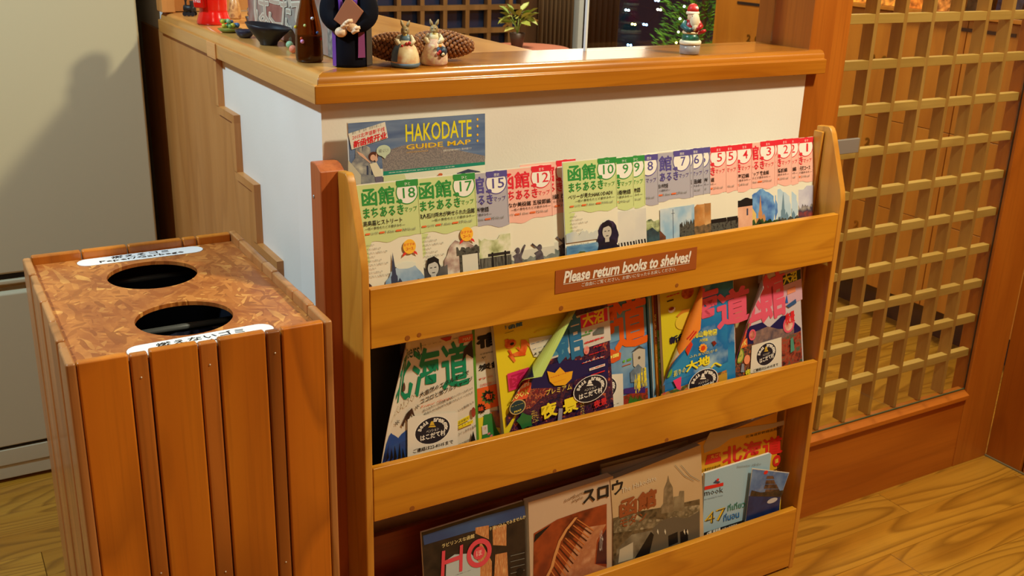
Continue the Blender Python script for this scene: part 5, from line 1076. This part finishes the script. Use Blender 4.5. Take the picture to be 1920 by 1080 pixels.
# blue booklet low at the left end
t = thing('booklet', (.05, .05, .021), 'pale-edged blue booklet low at the left end of the bottom tier', 'booklet', None)
MB().hexa([(.0100, .0300, .021), (.0900, .0300, .021), (.0900, .0345, .021), (.0100, .0345, .021)], [(.0100, .0420, .212), (.0900, .0420, .222), (.0900, .0465, .222), (.0100, .0465, .212)]).out('pages', mat((190, 186, 176), .5), t)
MB().hexa([(.0100, .0290, .021), (.0900, .0290, .021), (.0900, .0297, .021), (.0100, .0297, .021)], [(.0100, .0408, .209), (.0900, .0408, .219), (.0900, .0415, .219), (.0100, .0415, .209)]).out('cover', mat((40, 56, 110), .4), t)
# ---------------------------------------------------------------- things on the counter
ZC = 1.0224
RX, RY = Vector((.866, -.5, 0)), Vector((.5, .866, 0))     # figurines face the visitor
def frame(c): c = Vector(c); return lambda x, y, z: c + RX * x + RY * y + Vector((0, 0, z))
RQ = Matrix((( .866, .5, 0), (-.5, .866, 0), (0, 0, 1)))
# amber bottle
p = at(581, 117, z=ZC); c = Vector((p.x + .004, p.y + .012, ZC))
t = thing('amber_bottle', c, 'slim amber glass bottle dotted with coloured beads, left of the black-robed figure', 'bottle')
AMB = bpy.data.materials.new('amber_glass'); AMB.use_nodes = True; b_ = AMB.node_tree.nodes['Principled BSDF']
b_.inputs['Base Color'].default_value = srgb((150, 70, 14)); b_.inputs['Transmission Weight'].default_value = .86; b_.inputs['Roughness'].default_value = .04; b_.inputs['IOR'].default_value = 1.45
MB().lathe([(.0175, 0), (.0195, .002), (.0198, .010), (.0192, .040), (.0178, .052), (.0145, .068), (.0110, .082), (.0085, .096), (.0074, .112), (.0072, .145), (.0088, .147), (.0088, .153), (.0072, .155)], c, 40).out('glass_body', AMB, t, smooth=True)
MB().lathe([(.0070, .1555), (.0070, .163)], c, 20).out('cork', mat((170, 120, 70), .7), t, smooth=True)
MB().lathe([(.0168, .003), (.0180, .010), (.0176, .036)], c, 32).out('dark_contents', mat((22, 10, 4), .3), t, smooth=True)
F = frame(c)
for i, (a, z, col) in enumerate(((-108, .030, (216, 150, 200)), (-96, .052, (200, 214, 130)), (-150, .049, (220, 200, 40)), (-40, .042, (60, 90, 150)), (-112, .034, (190, 70, 30)), (-20, .033, (180, 30, 30)), (-60, .062, (220, 220, 230)))):
    r = .0192 if z < .05 else .0170; th = math.radians(a)
    MB().ball(F(r * math.cos(th) , r * math.sin(th), z), .0024 if i else .0032, seg=10, rings=6).out('bead', mat(col, .3), t, smooth=True)
# marbles beside the bottle
for i, (px, py, col, l_) in enumerate(((548, 75, (210, 224, 220), 'clear glass marble left of the amber bottle, the far one'), (543, 84, (150, 190, 150), 'greenish glass marble left of the amber bottle, middle one'), (549, 92, (230, 140, 110), 'orange-pink glass marble left of the amber bottle, the near one'))):
    p = at(px, py, z=ZC + .006); MB().ball(p, .006, seg=14, rings=8).out('marble', mat(col, .08), smooth=True, label=l_, cat='marble', group='marbles by the amber bottle')

# black-robed figure with a book
p = at(660, 127, z=ZC); c = Vector((p.x + .006, p.y + .018, ZC)); F = frame(c)
t = thing('robed_figurine', c, 'black-robed figurine with purple bands holding a brown book, on the counter corner', 'figurine')
VEL = mat((10, 10, 20), .8, spec=.12); SAT = mat((104, 58, 150), .22, 0, 'satin', .8); MAG = mat((128, 62, 112), .4); SKN = mat((232, 196, 156), .5)
rb = MB(); rb.lathe([(.0225, 0), (.0240, .004), (.0238, .020), (.0225, .050), (.0205, .075), (.0185, .095), (.0110, .106), (.006, .109)], c, 36, sx=1, sy=.85); rb.out('robe', VEL, t, smooth=True)
for s_ in (-1, 1):
    MB().tube([F(s_ * .012, -.002, .108), F(s_ * .023, -.006, .093), F(s_ * .0260, -.010, .074), F(s_ * .0200, -.018, .062), F(s_ * .0120, -.024, .056)], [.009, .0135, .0150, .0125, .0080], VEL, 20, fine=6).out('sleeve', None, t, smooth=True)
    MB().tube([F(s_ * .012, -.016, .104), F(s_ * .0100, -.0195, .088), F(s_ * .0105, -.0205, .074)], [.0030, .0030, .0022], SAT, 10).out('lapel', None, t, smooth=True)
MB().add([F(-.0245 + .003 * i, -.0095 - .006 * i / 2, z) for z in (.001, .054) for i in range(3)], [(0, 1, 4, 3), (1, 2, 5, 4)]).out('purple_band', SAT, t)
o = MB(); o.hexa([F(.0130, -.0196, .014), F(.0220, -.0125, .014), F(.0216, -.0115, .014), F(.0126, -.0186, .014)], [F(.0140, -.0190, .052), F(.0215, -.0130, .052), F(.0210, -.0118, .052), F(.0134, -.0180, .052)]); o.out('pink_band', MAG, t)
MB().hexa([F(.0225, -.006, .001), F(.0300, .004, .001), F(.0290, .012, .001), F(.0215, .004, .001)], [F(.0225, -.006, .070), F(.0290, .004, .070), F(.0280, .012, .070), F(.0215, .004, .070)]).out('cape_side', mat((70, 58, 44), .7), t, bevel=.002)
bk = MB(); q = [F(-.0185, -.030, .066), F(.004, -.033, .050), F(.0230, -.030, .078), F(.0015, -.027, .098)]
bk.prism(q, RY * .004); bk.out('book', mat((150, 90, 56), .6), t, bevel=.0008)
h = MB()
h.ball(F(-.008, -.0335, .0500), (.0085, .007, .0070), rot=RQ, seg=14, rings=8); h.ball(F(.008, -.0335, .0560), (.0085, .006, .0060), rot=RQ, seg=14, rings=8)
h.out('hands', SKN, t, smooth=True)
for i, (x, z, a) in enumerate(((-.003, .060, .5), (.000, .0635, .4), (.003, .0655, .3), (.0115, .0530, -.2), (.0130, .0565, -.1))):
    MB().tube([F(x - .003, -.0375, z - .003), F(x + .001, -.0395, z), F(x + .006, -.0380, z + .001)], [.0028, .0030, .0022], SKN, 8).out('finger', None, t, smooth=True)
MB().ball(F(0, -.002, .122), (.0145, .0145, .0165), rot=RQ, seg=20, rings=12).out('head', SKN, t, smooth=True)
MB().ball(F(0, .002, .127), (.0160, .0155, .0160), rot=RQ, seg=20, rings=12).out('hair', mat((60, 40, 28), .8), t, smooth=True)
for s_ in (-1, 1): MB().ball(F(s_ * .005, -.0157, .123), .0014, seg=8, rings=5).out('eye', BLK, t, smooth=True)
MB().ball(F(0, -.0168, .119), .0018, seg=8, rings=5).out('nose', SKN, t, smooth=True)
MB().hexa([F(.0330, .004, .078), F(.0380, .004, .078), F(.0380, .007, .078), F(.0330, .007, .078)], [F(.0240, .004, .115), F(.0290, .004, .115), F(.0290, .007, .115), F(.0240, .007, .115)]).out('red_sash', mat((206, 30, 24), .4), t, bevel=.001)

# two rabbit figurines
def rabbit(px, py, lab, skirt, back, second):
    p = at(px, py, z=ZC); c = Vector((p.x + .006, p.y + .013, ZC)); F = frame(c); t = thing('rabbit_figurine', c, lab, 'figurine', 'rabbit figurines on the counter')
    MB().lathe([(.0185, 0), (.0202, .003), (.0202, .010), (.0188, .019), (.0155, .027), (.0105, .033), (.0085, .037)], c, 28).out('skirt', skirt, t, smooth=True)
    if not second:
        MB().lathe([(.0190, 0), (.0208, .002), (.0209, .0055), (.0198, .006)], c, 28).out('hem', mat((92, 112, 126), .5), t, smooth=True)
        ap = MB(); k = 10
        ap.add([c + Vector((r_ * math.cos(a), r_ * math.sin(a), z)) for z, r_ in ((.008, .0206), (.019, .0194), (.027, .0161), (.033, .0111)) for a in [math.radians(120 + 100 * i / k + -8) for i in range(k + 1)]], [(j * (k + 1) + i, j * (k + 1) + i + 1, (j + 1) * (k + 1) + i + 1, (j + 1) * (k + 1) + i) for j in range(3) for i in range(k)])
        ap.out('blue_cloak', mat((80, 100, 118), .5), t, smooth=True)
    BOD = mat((96, 124, 140), .45) if not second else mat((226, 208, 160), .45)
    MB().ball(F(0, 0, .0375), (.0095, .0082, .0085), rot=RQ, seg=16, rings=9).out('bodice', BOD, t, smooth=True)
    SL = mat((226, 210, 170), .45)
    for s_ in (-1, 1): MB().tube([F(s_ * .0070, 0, .042), F(s_ * .0115, -.004, .036), F(s_ * .0080, -.009, .031)], [.0036, .0040, .0030], SL, 10).out('sleeve', None, t, smooth=True)
    HD = mat((150, 128, 84), .5)
    hd = MB().ball(F(0, -.001, .0500), (.0062, .0066, .0066), rot=RQ, seg=16, rings=9); hd.ball(F(0, -.0062, .0482), (.0034, .0036, .0028), rot=RQ, seg=10, rings=6); hd.out('head', HD, t, smooth=True)
    for s_ in (-1, 1): MB().ball(F(s_ * .0026, -.0068, .0518), .0008, seg=6, rings=4).out('eye', BLK, t)
    for s_ in (-1, 1): MB().tube([F(s_ * .0022, .000, .0545), F(s_ * .0044, .0005, .0590), F(s_ * .0062, .0008, .0640)], [.0018, .0025, .0008], HD, 8).out('ear', None, t, smooth=True)
    MB().ball(F(0, -.0050, .0445), (.0030, .0015, .0022), rot=RQ, seg=8, rings=5).out('bow', mat((214, 196, 110), .4), t, smooth=True)
    RB = mat((190, 40, 34), .35)
    if not second:
        for x, z in ((.003, .0330), (-.003, .0295), (.0070, .0345)): MB().ball(F(x, -.0120, z), .0024, seg=8, rings=5).out('strawberry', RB, t, smooth=True)
    else:
        MB().ball(F(.0115, -.0135, .0205), (.0085, .0055, .0080), rot=RQ, seg=16, rings=9).out('basket', mat((44, 58, 74), .5), t, smooth=True)
        for x, z, m_ in ((.010, .0205, RB), (.0075, .0180, mat((206, 70, 50), .35)), (.0145, .0170, mat((226, 204, 160), .4)), (.0100, .0290, mat((226, 150, 50), .4)), (.0150, .0225, mat((60, 80, 100), .4))): MB().ball(F(x, -.0188, z), .0026, seg=8, rings=5).out('fruit', m_, t, smooth=True)
SK1 = photo([(230, 210, 160), (222, 196, 146), (214, 150, 110)], 90, rough=.5); SK2 = photo([(222, 200, 150), (206, 160, 136), (226, 210, 166)], 110, rough=.5)
rabbit(760, 127, 'rabbit figurine in a blue bodice and hem holding strawberries, the left of the pair', SK1, None, False)
rabbit(814, 123, 'cream rabbit figurine with a dark fruit basket, the right of the pair', SK2, None, True)

# pine cones
def cone(px, py, L_, R_, ax, lab):
    p = at(px, py, z=ZC + R_); c = Vector((p.x + .004, p.y + .008, ZC + R_ + .0012)); ax = Vector(ax).normalized(); t = thing('pine_cone', (c.x, c.y, ZC), lab, 'pine cone', 'pine cones on the counter')
    Q = ax.to_track_quat('Z', 'Y'); rad = lambda s: R_ * .90 * (math.sin(PI * min(1, max(0, (s * .86 + .12)))) ** .6)
    MB().lathe([(rad(i / 12) * .72 + .0004, (i / 12 - .5) * L_) for i in range(13)], c, 16, axis=ax).out('cone_core', mat((70, 36, 18), .7), t, smooth=True)
    sc = MB(); n = 260; CM = [mat((136, 84, 40), .6), mat((112, 64, 28), .6), mat((158, 102, 54), .6)]
    for i in range(n):
        s = (i + .5) / n; a = i * 2.39996; r = rad(s); d = Q @ Vector((math.cos(a), math.sin(a), 0)); q_ = (d * .8 - ax * .6).normalized().to_track_quat('Z', 'Y').to_matrix()
        sc.ball(c + ax * ((s - .5) * L_) + d * r * .93, (.0036, .0036, .0026), CM[i % 3], 7, 5, rot=q_)
    o = sc.out('cone_scales', None, t); o['kind'] = 'stuff'
cone(747, 91, .078, .0225, (.866, -.40, -.02), 'brown pine cone lying behind the left rabbit figurine')
cone(833, 86, .086, .0225, (.866, -.42, -.05), 'brown pine cone lying behind the right rabbit figurine')

# santa on a glass cup
p = at(1297, 103, z=ZC); c = Vector((p.x + .007, p.y + .015, ZC)); F = frame(c)
t = thing('santa_candle', c, 'small santa figure standing in a clear glass candle cup on the counter', 'figurine')
MB().lathe([(.0150, 0), (.0165, .001), (.0172, .014), (.0160, .0145), (.0145, .003)], c, 32).out('glass_cup', mat((186, 176, 170), .12, 0, 'cup', .6, .35), t, smooth=True)
MB().lathe([(.0158, .0150), (.0180, .0165), (.0182, .0205), (.0165, .0225)], c, 28).out('snow_base', mat((232, 222, 190), .6), t, smooth=True)
MB().lathe([(.0145, .0225), (.0150, .026), (.0130, .034)], c, 24).out('green_trousers', photo([(40, 110, 80), (30, 70, 60)], 200), t, smooth=True)
SR = mat((176, 30, 30), .35)
MB().ball(F(0, 0, .043), (.0140, .0125, .0155), rot=RQ, seg=20, rings=12).out('red_coat', SR, t, smooth=True)
MB().lathe([(.0138, .0330), (.0148, .0345), (.0142, .0365)], c, 24).out('coat_trim', mat((226, 206, 160), .6), t, smooth=True)
MB().ball(F(.001, -.002, .0600), (.0098, .0095, .0095), rot=RQ, seg=18, rings=10).out('head', mat((236, 196, 156), .5), t, smooth=True)
bd = MB().ball(F(.003, -.0090, .0540), (.0082, .0060, .0125), rot=RQ, seg=16, rings=9); bd.ball(F(.0035, -.0105, .045), (.0052, .0042, .0075), rot=RQ, seg=12, rings=7); bd.out('beard', mat((232, 214, 176), .7), t, smooth=True)
MB().lathe([(.0108, .0640), (.0110, .0670), (.0098, .0690)], F(0, 0, 0), 20).out('hat_trim', mat((236, 224, 196), .7), t, smooth=True)
MB().lathe([(.0096, .0690), (.0090, .0745), (.0060, .0795), (.002, .0815)], c, 20).out('hat', mat((206, 40, 34), .5), t, smooth=True)
MB().ball(F(.005, -.0060, .0745), .0030, seg=10, rings=6).out('hat_pompom', mat((240, 232, 214), .7), t, smooth=True)
for s_ in (-1, 1): MB().ball(F(.001 + s_ * .0030, -.0114, .0618), .0009, seg=6, rings=4).out('eye', BLK, t)
MB().ball(F(.001, -.0125, .0590), .0018, seg=8, rings=5).out('nose', mat((230, 150, 120), .5), t, smooth=True)
MB().tube([F(-.0105, -.002, .052), F(-.0150, -.006, .045), F(-.0095, -.0135, .0405), F(-.002, -.0160, .0400)], [.0045, .0052, .0046, .0036], mat((40, 92, 96), .4), 12).out('sleeve', None, t, smooth=True)
MB().tube([F(.0105, -.002, .052), F(.0135, -.008, .046), F(.0080, -.0145, .0410)], [.0040, .0046, .0036], SR, 12).out('sleeve', None, t, smooth=True)
MB().tube([F(.010, -.010, .034), F(.0180, -.010, .038), F(.0225, -.010, .040)], [.0022, .0030, .0020], SR, 10).out('toy_bag', None, t, smooth=True)
MB().ball(F(-.002, -.0180, .0400), .0028, seg=8, rings=5).out('mitten', BLK, t, smooth=True)

# black bowl, dark dish
p = at(503, 86, z=ZC); c = Vector((p.x + .006, p.y + .016, ZC)); BK = mat((24, 26, 34), .45)
t = thing('black_bowl', c, 'matt black footed bowl on the counter left of the amber bottle', 'bowl')
tl = MB(); prof = [(.0135, 0), (.0140, .001), (.0145, .004), (.0230, .014), (.0325, .0245), (.0362, .0305), (.0352, .0307), (.0310, .0255), (.022, .015), (.010, .008), (.002, .006)]
tl.lathe(prof, c, 40)
for v in tl.v:
    h_ = max(0, v.z - ZC - .004) / .032; v.z += -.16 * h_ * ((v - c).dot(RX))
tl.out('bowl_body', BK, t, smooth=True)
p = at(459, 72, z=ZC); c = Vector((p.x + .004, p.y + .012, ZC))
t = thing('dark_dish', c, 'small dark pebble-like dish left of the black bowl', 'dish')
MB().lathe([(.009, 0), (.013, .004), (.0165, .012), (.0150, .0130), (.010, .007), (.002, .005)], c, 24).out('dish_body', mat((44, 46, 62), .3), t, smooth=True)
# trinket dishes with beads
def beaddish(px, py, R_, dish, cols, lab, n, seed, hz=0):
    p = at(px, py, z=ZC); c = Vector((p.x + .005, p.y + R_ * .8, ZC)); t = thing('bead_dish', c, lab, 'dish')
    MB().lathe([(R_ * .6, 0), (R_ * .75, .001), (R_, .006 + hz), (R_ * .93, .0065 + hz), (R_ * .6, .003 + hz), (.002, .0025 + hz)], c, 28).out('dish_body', dish, t, smooth=True)
    rr = random.Random(seed)
    for i in range(n):
        a = rr.uniform(0, 2 * PI); r = R_ * .68 * math.sqrt(rr.random()); s_ = rr.uniform(.0030, .0046)
        MB().ball(c + Vector((r * math.cos(a), r * math.sin(a), .0075 + hz + s_ + (.007 if i % 3 == 0 else 0))), s_, seg=8, rings=5).out('glass_bead', mat(cols[i % len(cols)], .12), t, smooth=True)
beaddish(431, 62, .0215, mat((120, 130, 50), .35), [(130, 170, 90), (200, 190, 60), (80, 110, 150), (150, 190, 140), (70, 120, 90)], 'green dish heaped with green, yellow and blue glass beads', 20, 3)
beaddish(470, 44, .012, mat((90, 100, 100), .35), [(150, 176, 166), (120, 150, 140)], 'grey-green bead cluster behind the black bowl', 9, 5, .006)
# red post box
p = at(400, 47, z=ZC); c = Vector((p.x + .008, p.y + .024, ZC)); F = frame(c); RP = mat((214, 24, 16), .16)
t = thing('toy_post_box', c, 'glossy red ceramic post box ornament at the far end of the counter', 'ornament')
MB().lathe([(.0300, 0), (.0318, .001), (.0312, .006), (.0285, .014), (.0260, .022), (.0250, .026), (.0258, .028), (.0262, .060), (.0300, .084), (.0305, .087), (.028, .096), (.018, .104), (.003, .107)], c, 40).out('box_body', RP, t, smooth=True)
MB().hexa([F(-.030, -.024, .030), F(-.008, -.034, .030), F(-.004, -.020, .030), F(-.024, -.010, .030)], [F(-.033, -.026, .064), F(-.010, -.036, .064), F(-.004, -.020, .064), F(-.024, -.010, .064)]).out('slot_hood', RP, t, bevel=.003)
tx = MB(); vs, fs = glyphs('〒POST', .02); tx.add([F(-.0300 + .0170 * x, -.0250 - .0077 * x - .0004, .040 + .008 * y) for x, y in vs], fs); tx.out('lettering', WHT, t)
# black toy and doll
p = at(360, 31, z=ZC); c = Vector((p.x, p.y + .012, ZC)); F = frame(c)
t = thing('toy_locomotive', c, 'small black toy locomotive left of the red post box ornament', 'toy')
MB().tube([F(-.012, 0, .015), F(.010, 0, .015)], .0065, BLK, 14).out('boiler', None, t, smooth=True)
a = F(.006, 0, 0); MB().box(a.x - .005, a.x + .005, a.y - .006, a.y + .006, ZC + .009, ZC + .030).out('cab', BLK, t, bevel=.001)
MB().lathe([(.002, .020), (.002, .028), (.003, .031)], F(-.008, 0, 0), 10).out('chimney', BLK, t)
for x in (-.009, -.001, .007):
    for s_ in (-1, 1): MB().lathe([(.0045, 0), (.0045, .002)], F(x, s_ * .0065, .0045), 12, axis=RY * s_).out('wheel', mat((40, 40, 44), .4, .5), t)
p = at(444, 36, z=ZC); c = Vector((p.x, p.y + .012, ZC))
t = thing('wooden_doll', c, 'tan and brown wooden doll between the red post box and the sign', 'ornament')
MB().lathe([(.011, 0), (.0125, .003), (.0115, .020), (.0085, .036), (.0060, .040)], c, 24).out('doll_body', photo([(150, 90, 50), (206, 160, 100), (120, 60, 40)], 60), t, smooth=True)
MB().ball(c + Vector((0, 0, .050)), .0115, seg=16, rings=10).out('head', mat((214, 176, 120), .4), t, smooth=True)
# sign board
t = thing('name_sign', (.047, .45, ZC), 'weathered sign board with white kana lettering standing behind the bowl and bottle', 'sign')
box('board', .0475, .056, .262, .670, ZC + .0002, ZC + .120, photo([(120, 60, 52), (150, 96, 84), (150, 140, 128), (128, 70, 60)], 9, (1, 1, 1), rough=.6), t, bevel=.0015)
box('stone_base', .0465, .0575, .235, .2618, ZC + .0002, ZC + .105, photo([(140, 132, 122), (104, 98, 92), (160, 150, 140)], 90, rough=.8), t, bevel=.0015)
s = Sheet((.0474, .670, ZC), .41, .12, U=(0, -1, 0), V=(0, 0, 1)); s.lift = .0006; KW = mat((206, 200, 180), .5)
for ch, x0_, y0_, x1_, y1_ in (('は', 479, 42, 504, -8), ('こ', 506, 46, 527, 2), ('だ', 529, 54, 547, -4), ('て', 549, 60, 566, 4)):
    s.T(ch, x0_, y0_, x1_, y1_, KW, bold=.04); s.T(ch, x0_ + .6, y0_ - 1, x1_ - .4, y1_ + 1, mat((176, 158, 140), .5), bold=.005)
s.flush(t, 'sign_lettering')

# ---------------------------------------------------------------- the hall beyond
tb = thing('side_table', (1.38, 1.9, 0), 'small round table with a pinkish top in the hall behind the counter', 'table')
MB().lathe([(.15, .790), (.153, .795), (.153, .803), (.150, .806)], (1.38, 1.9, 0), 36).out('table_top', mat((196, 120, 96), .3), tb, smooth=False)
MB().lathe([(.10, 0.001), (.10, .012), (.02, .03), (.016, .4), (.02, .789)], (1.38, 1.9, 0), 20).out('pedestal', W_dark, tb, smooth=True)
pt = thing('potted_plant', (1.335, 1.89, .8065), 'leafy yellow-green plant in a slim pot on the hall table', 'plant')
MB().lathe([(.018, 0), (.024, .03), (.028, .052), (.024, .052), (.020, .035)], (1.335, 1.89, .8065), 20).out('pot', mat((70, 50, 40), .5), pt, smooth=True)
LM = [mat((150, 160, 70), .5), mat((120, 140, 60), .5), mat((176, 176, 90), .5)]
rr = random.Random(4); lp = []
for m_ in LM:
    b = MB(); b.add([(0, 0, 0), (.012, .016, .004), (.011, .032, .002), (0, .046, -.006), (-.011, .032, .002), (-.012, .016, .004), (0, .018, -.002), (0, .032, -.004)], [(0, 1, 6), (1, 2, 7, 6), (2, 3, 7), (0, 6, 5), (5, 6, 7, 4), (4, 7, 3)])
    me = bpy.data.meshes.new('leaf'); me.from_pydata(b.v, [], b.f); me.materials.append(m_); lp.append(me)
for i in range(46):
    o = bpy.data.objects.new('leaf', lp[i % 3]); COL.objects.link(o); o.parent = pt
    a = rr.uniform(0, 2 * PI); e = rr.uniform(-.5, .9); r = rr.uniform(.010, .034)
    o.location = (r * math.cos(a), r * math.sin(a), .085 + rr.uniform(-.02, .030) + e * .012); o.rotation_euler = (e, rr.uniform(-.4, .4), a - PI / 2)
for i in range(7):
    a = i * .9; MB().tube([(1.335, 1.89, .855), (1.335 + .010 * math.cos(a), 1.89 + .010 * math.sin(a), .885), (1.335 + .028 * math.cos(a), 1.89 + .028 * math.sin(a), .905)], .0014, seg=6).out('stem', LM[1], pt)
# christmas tree
tx_, ty_ = 2.44, 2.22
tr = thing('christmas_tree', (tx_, ty_, 0), 'green christmas tree with small lights by the night window', 'tree')
MB().lathe([(.09, 0.001), (.12, .18), (.11, .18), (.10, .15)], (tx_, ty_, 0), 20).out('tree_pot', mat((120, 40, 30), .5), tr, smooth=True)
MB().lathe([(.022, .15), (.006, 1.45)], (tx_, ty_, 0), 10).out('trunk', mat((70, 50, 30), .8), tr)
nb = MB(); rr = random.Random(12); GM = [mat((96, 180, 60), .6), mat((136, 204, 64), .6), mat((60, 140, 54), .6)]
for i in range(2600):
    z = .22 + 1.25 * rr.random() ** 1.1; R_ = .30 * (1.52 - z) / 1.3 + .02; a = rr.uniform(0, 2 * PI); q = R_ * (.35 + .65 * math.sqrt(rr.random()))
    b0 = Vector((tx_ + q * math.cos(a), ty_ + q * math.sin(a), z)); d = Vector((math.cos(a), math.sin(a), rr.uniform(.1, 1.1))).normalized(); s_ = Vector((-math.sin(a), math.cos(a), 0)); L_ = rr.uniform(.022, .045); m_ = GM[i % 3]
    for k in (-1, 0, 1):
        dd = (d + s_ * .6 * k).normalized(); nb.add([b0 - s_ * .003, b0 + s_ * .003, b0 + dd * L_, b0 + dd * L_ * .5 + Vector((0, 0, .003))], [(0, 1, 3), (1, 2, 3), (2, 0, 3)], m_)
o = nb.out('needles', None, tr); o['kind'] = 'stuff'
for px, py, col in ((1275, 35, (230, 240, 255)), (1272, 60, (255, 236, 190)), (1283, 12, (220, 235, 255)), (1268, 80, (255, 220, 120))):
    p = at(px, py, y=2.05 if px > 1280 else 2.12); MB().ball(p, .0042, seg=8, rings=5).out('light_bulb', emit(col, 14), tr)
# string lights outside the night window, each bulb doubled to imitate a double-glazing reflection
lamps = [(1176, 19, (190, 230, 255)), (1236, 18, (255, 240, 220)), (1188, 45.5, (255, 240, 130)), (1209.5, 46, (150, 200, 255)), (1146, 80, (255, 236, 200)), (1180, 84.5, (130, 190, 255)), (1232, 1, (170, 200, 255))]
t = thing('string_lights', (2.8, 3.05, 0), 'string of small coloured lights glowing in the dark outside the window', 'lights')
pts = []
for px, py, col in lamps:
    for dx in (-2.6, 2.6):
        p = at(px + dx, py + dx * .15, y=3.05); MB().ball(p, .0055, seg=8, rings=5).out('doubled_bulb', emit(col, 18), t)
for rowp in (([1100, 1146, 1180, 1215, 1290], [86, 83, 87, 80, 84]), ([1140, 1176, 1209, 1236, 1300], [24, 22, 49, 21, 26])):
    MB().tube([at(a, b_, y=3.06) for a, b_ in zip(*rowp)], .0015, seg=5).out('cable', BLK, t)
for i, z_ in enumerate((2.9,)):
    pass
# clean, tidy names for parts built by helpers
for o in S.objects:
    if o.type == 'EMPTY' and o.parent is None and 'label' not in o and o.get('kind') != 'structure': print('UNLABELLED', o.name)
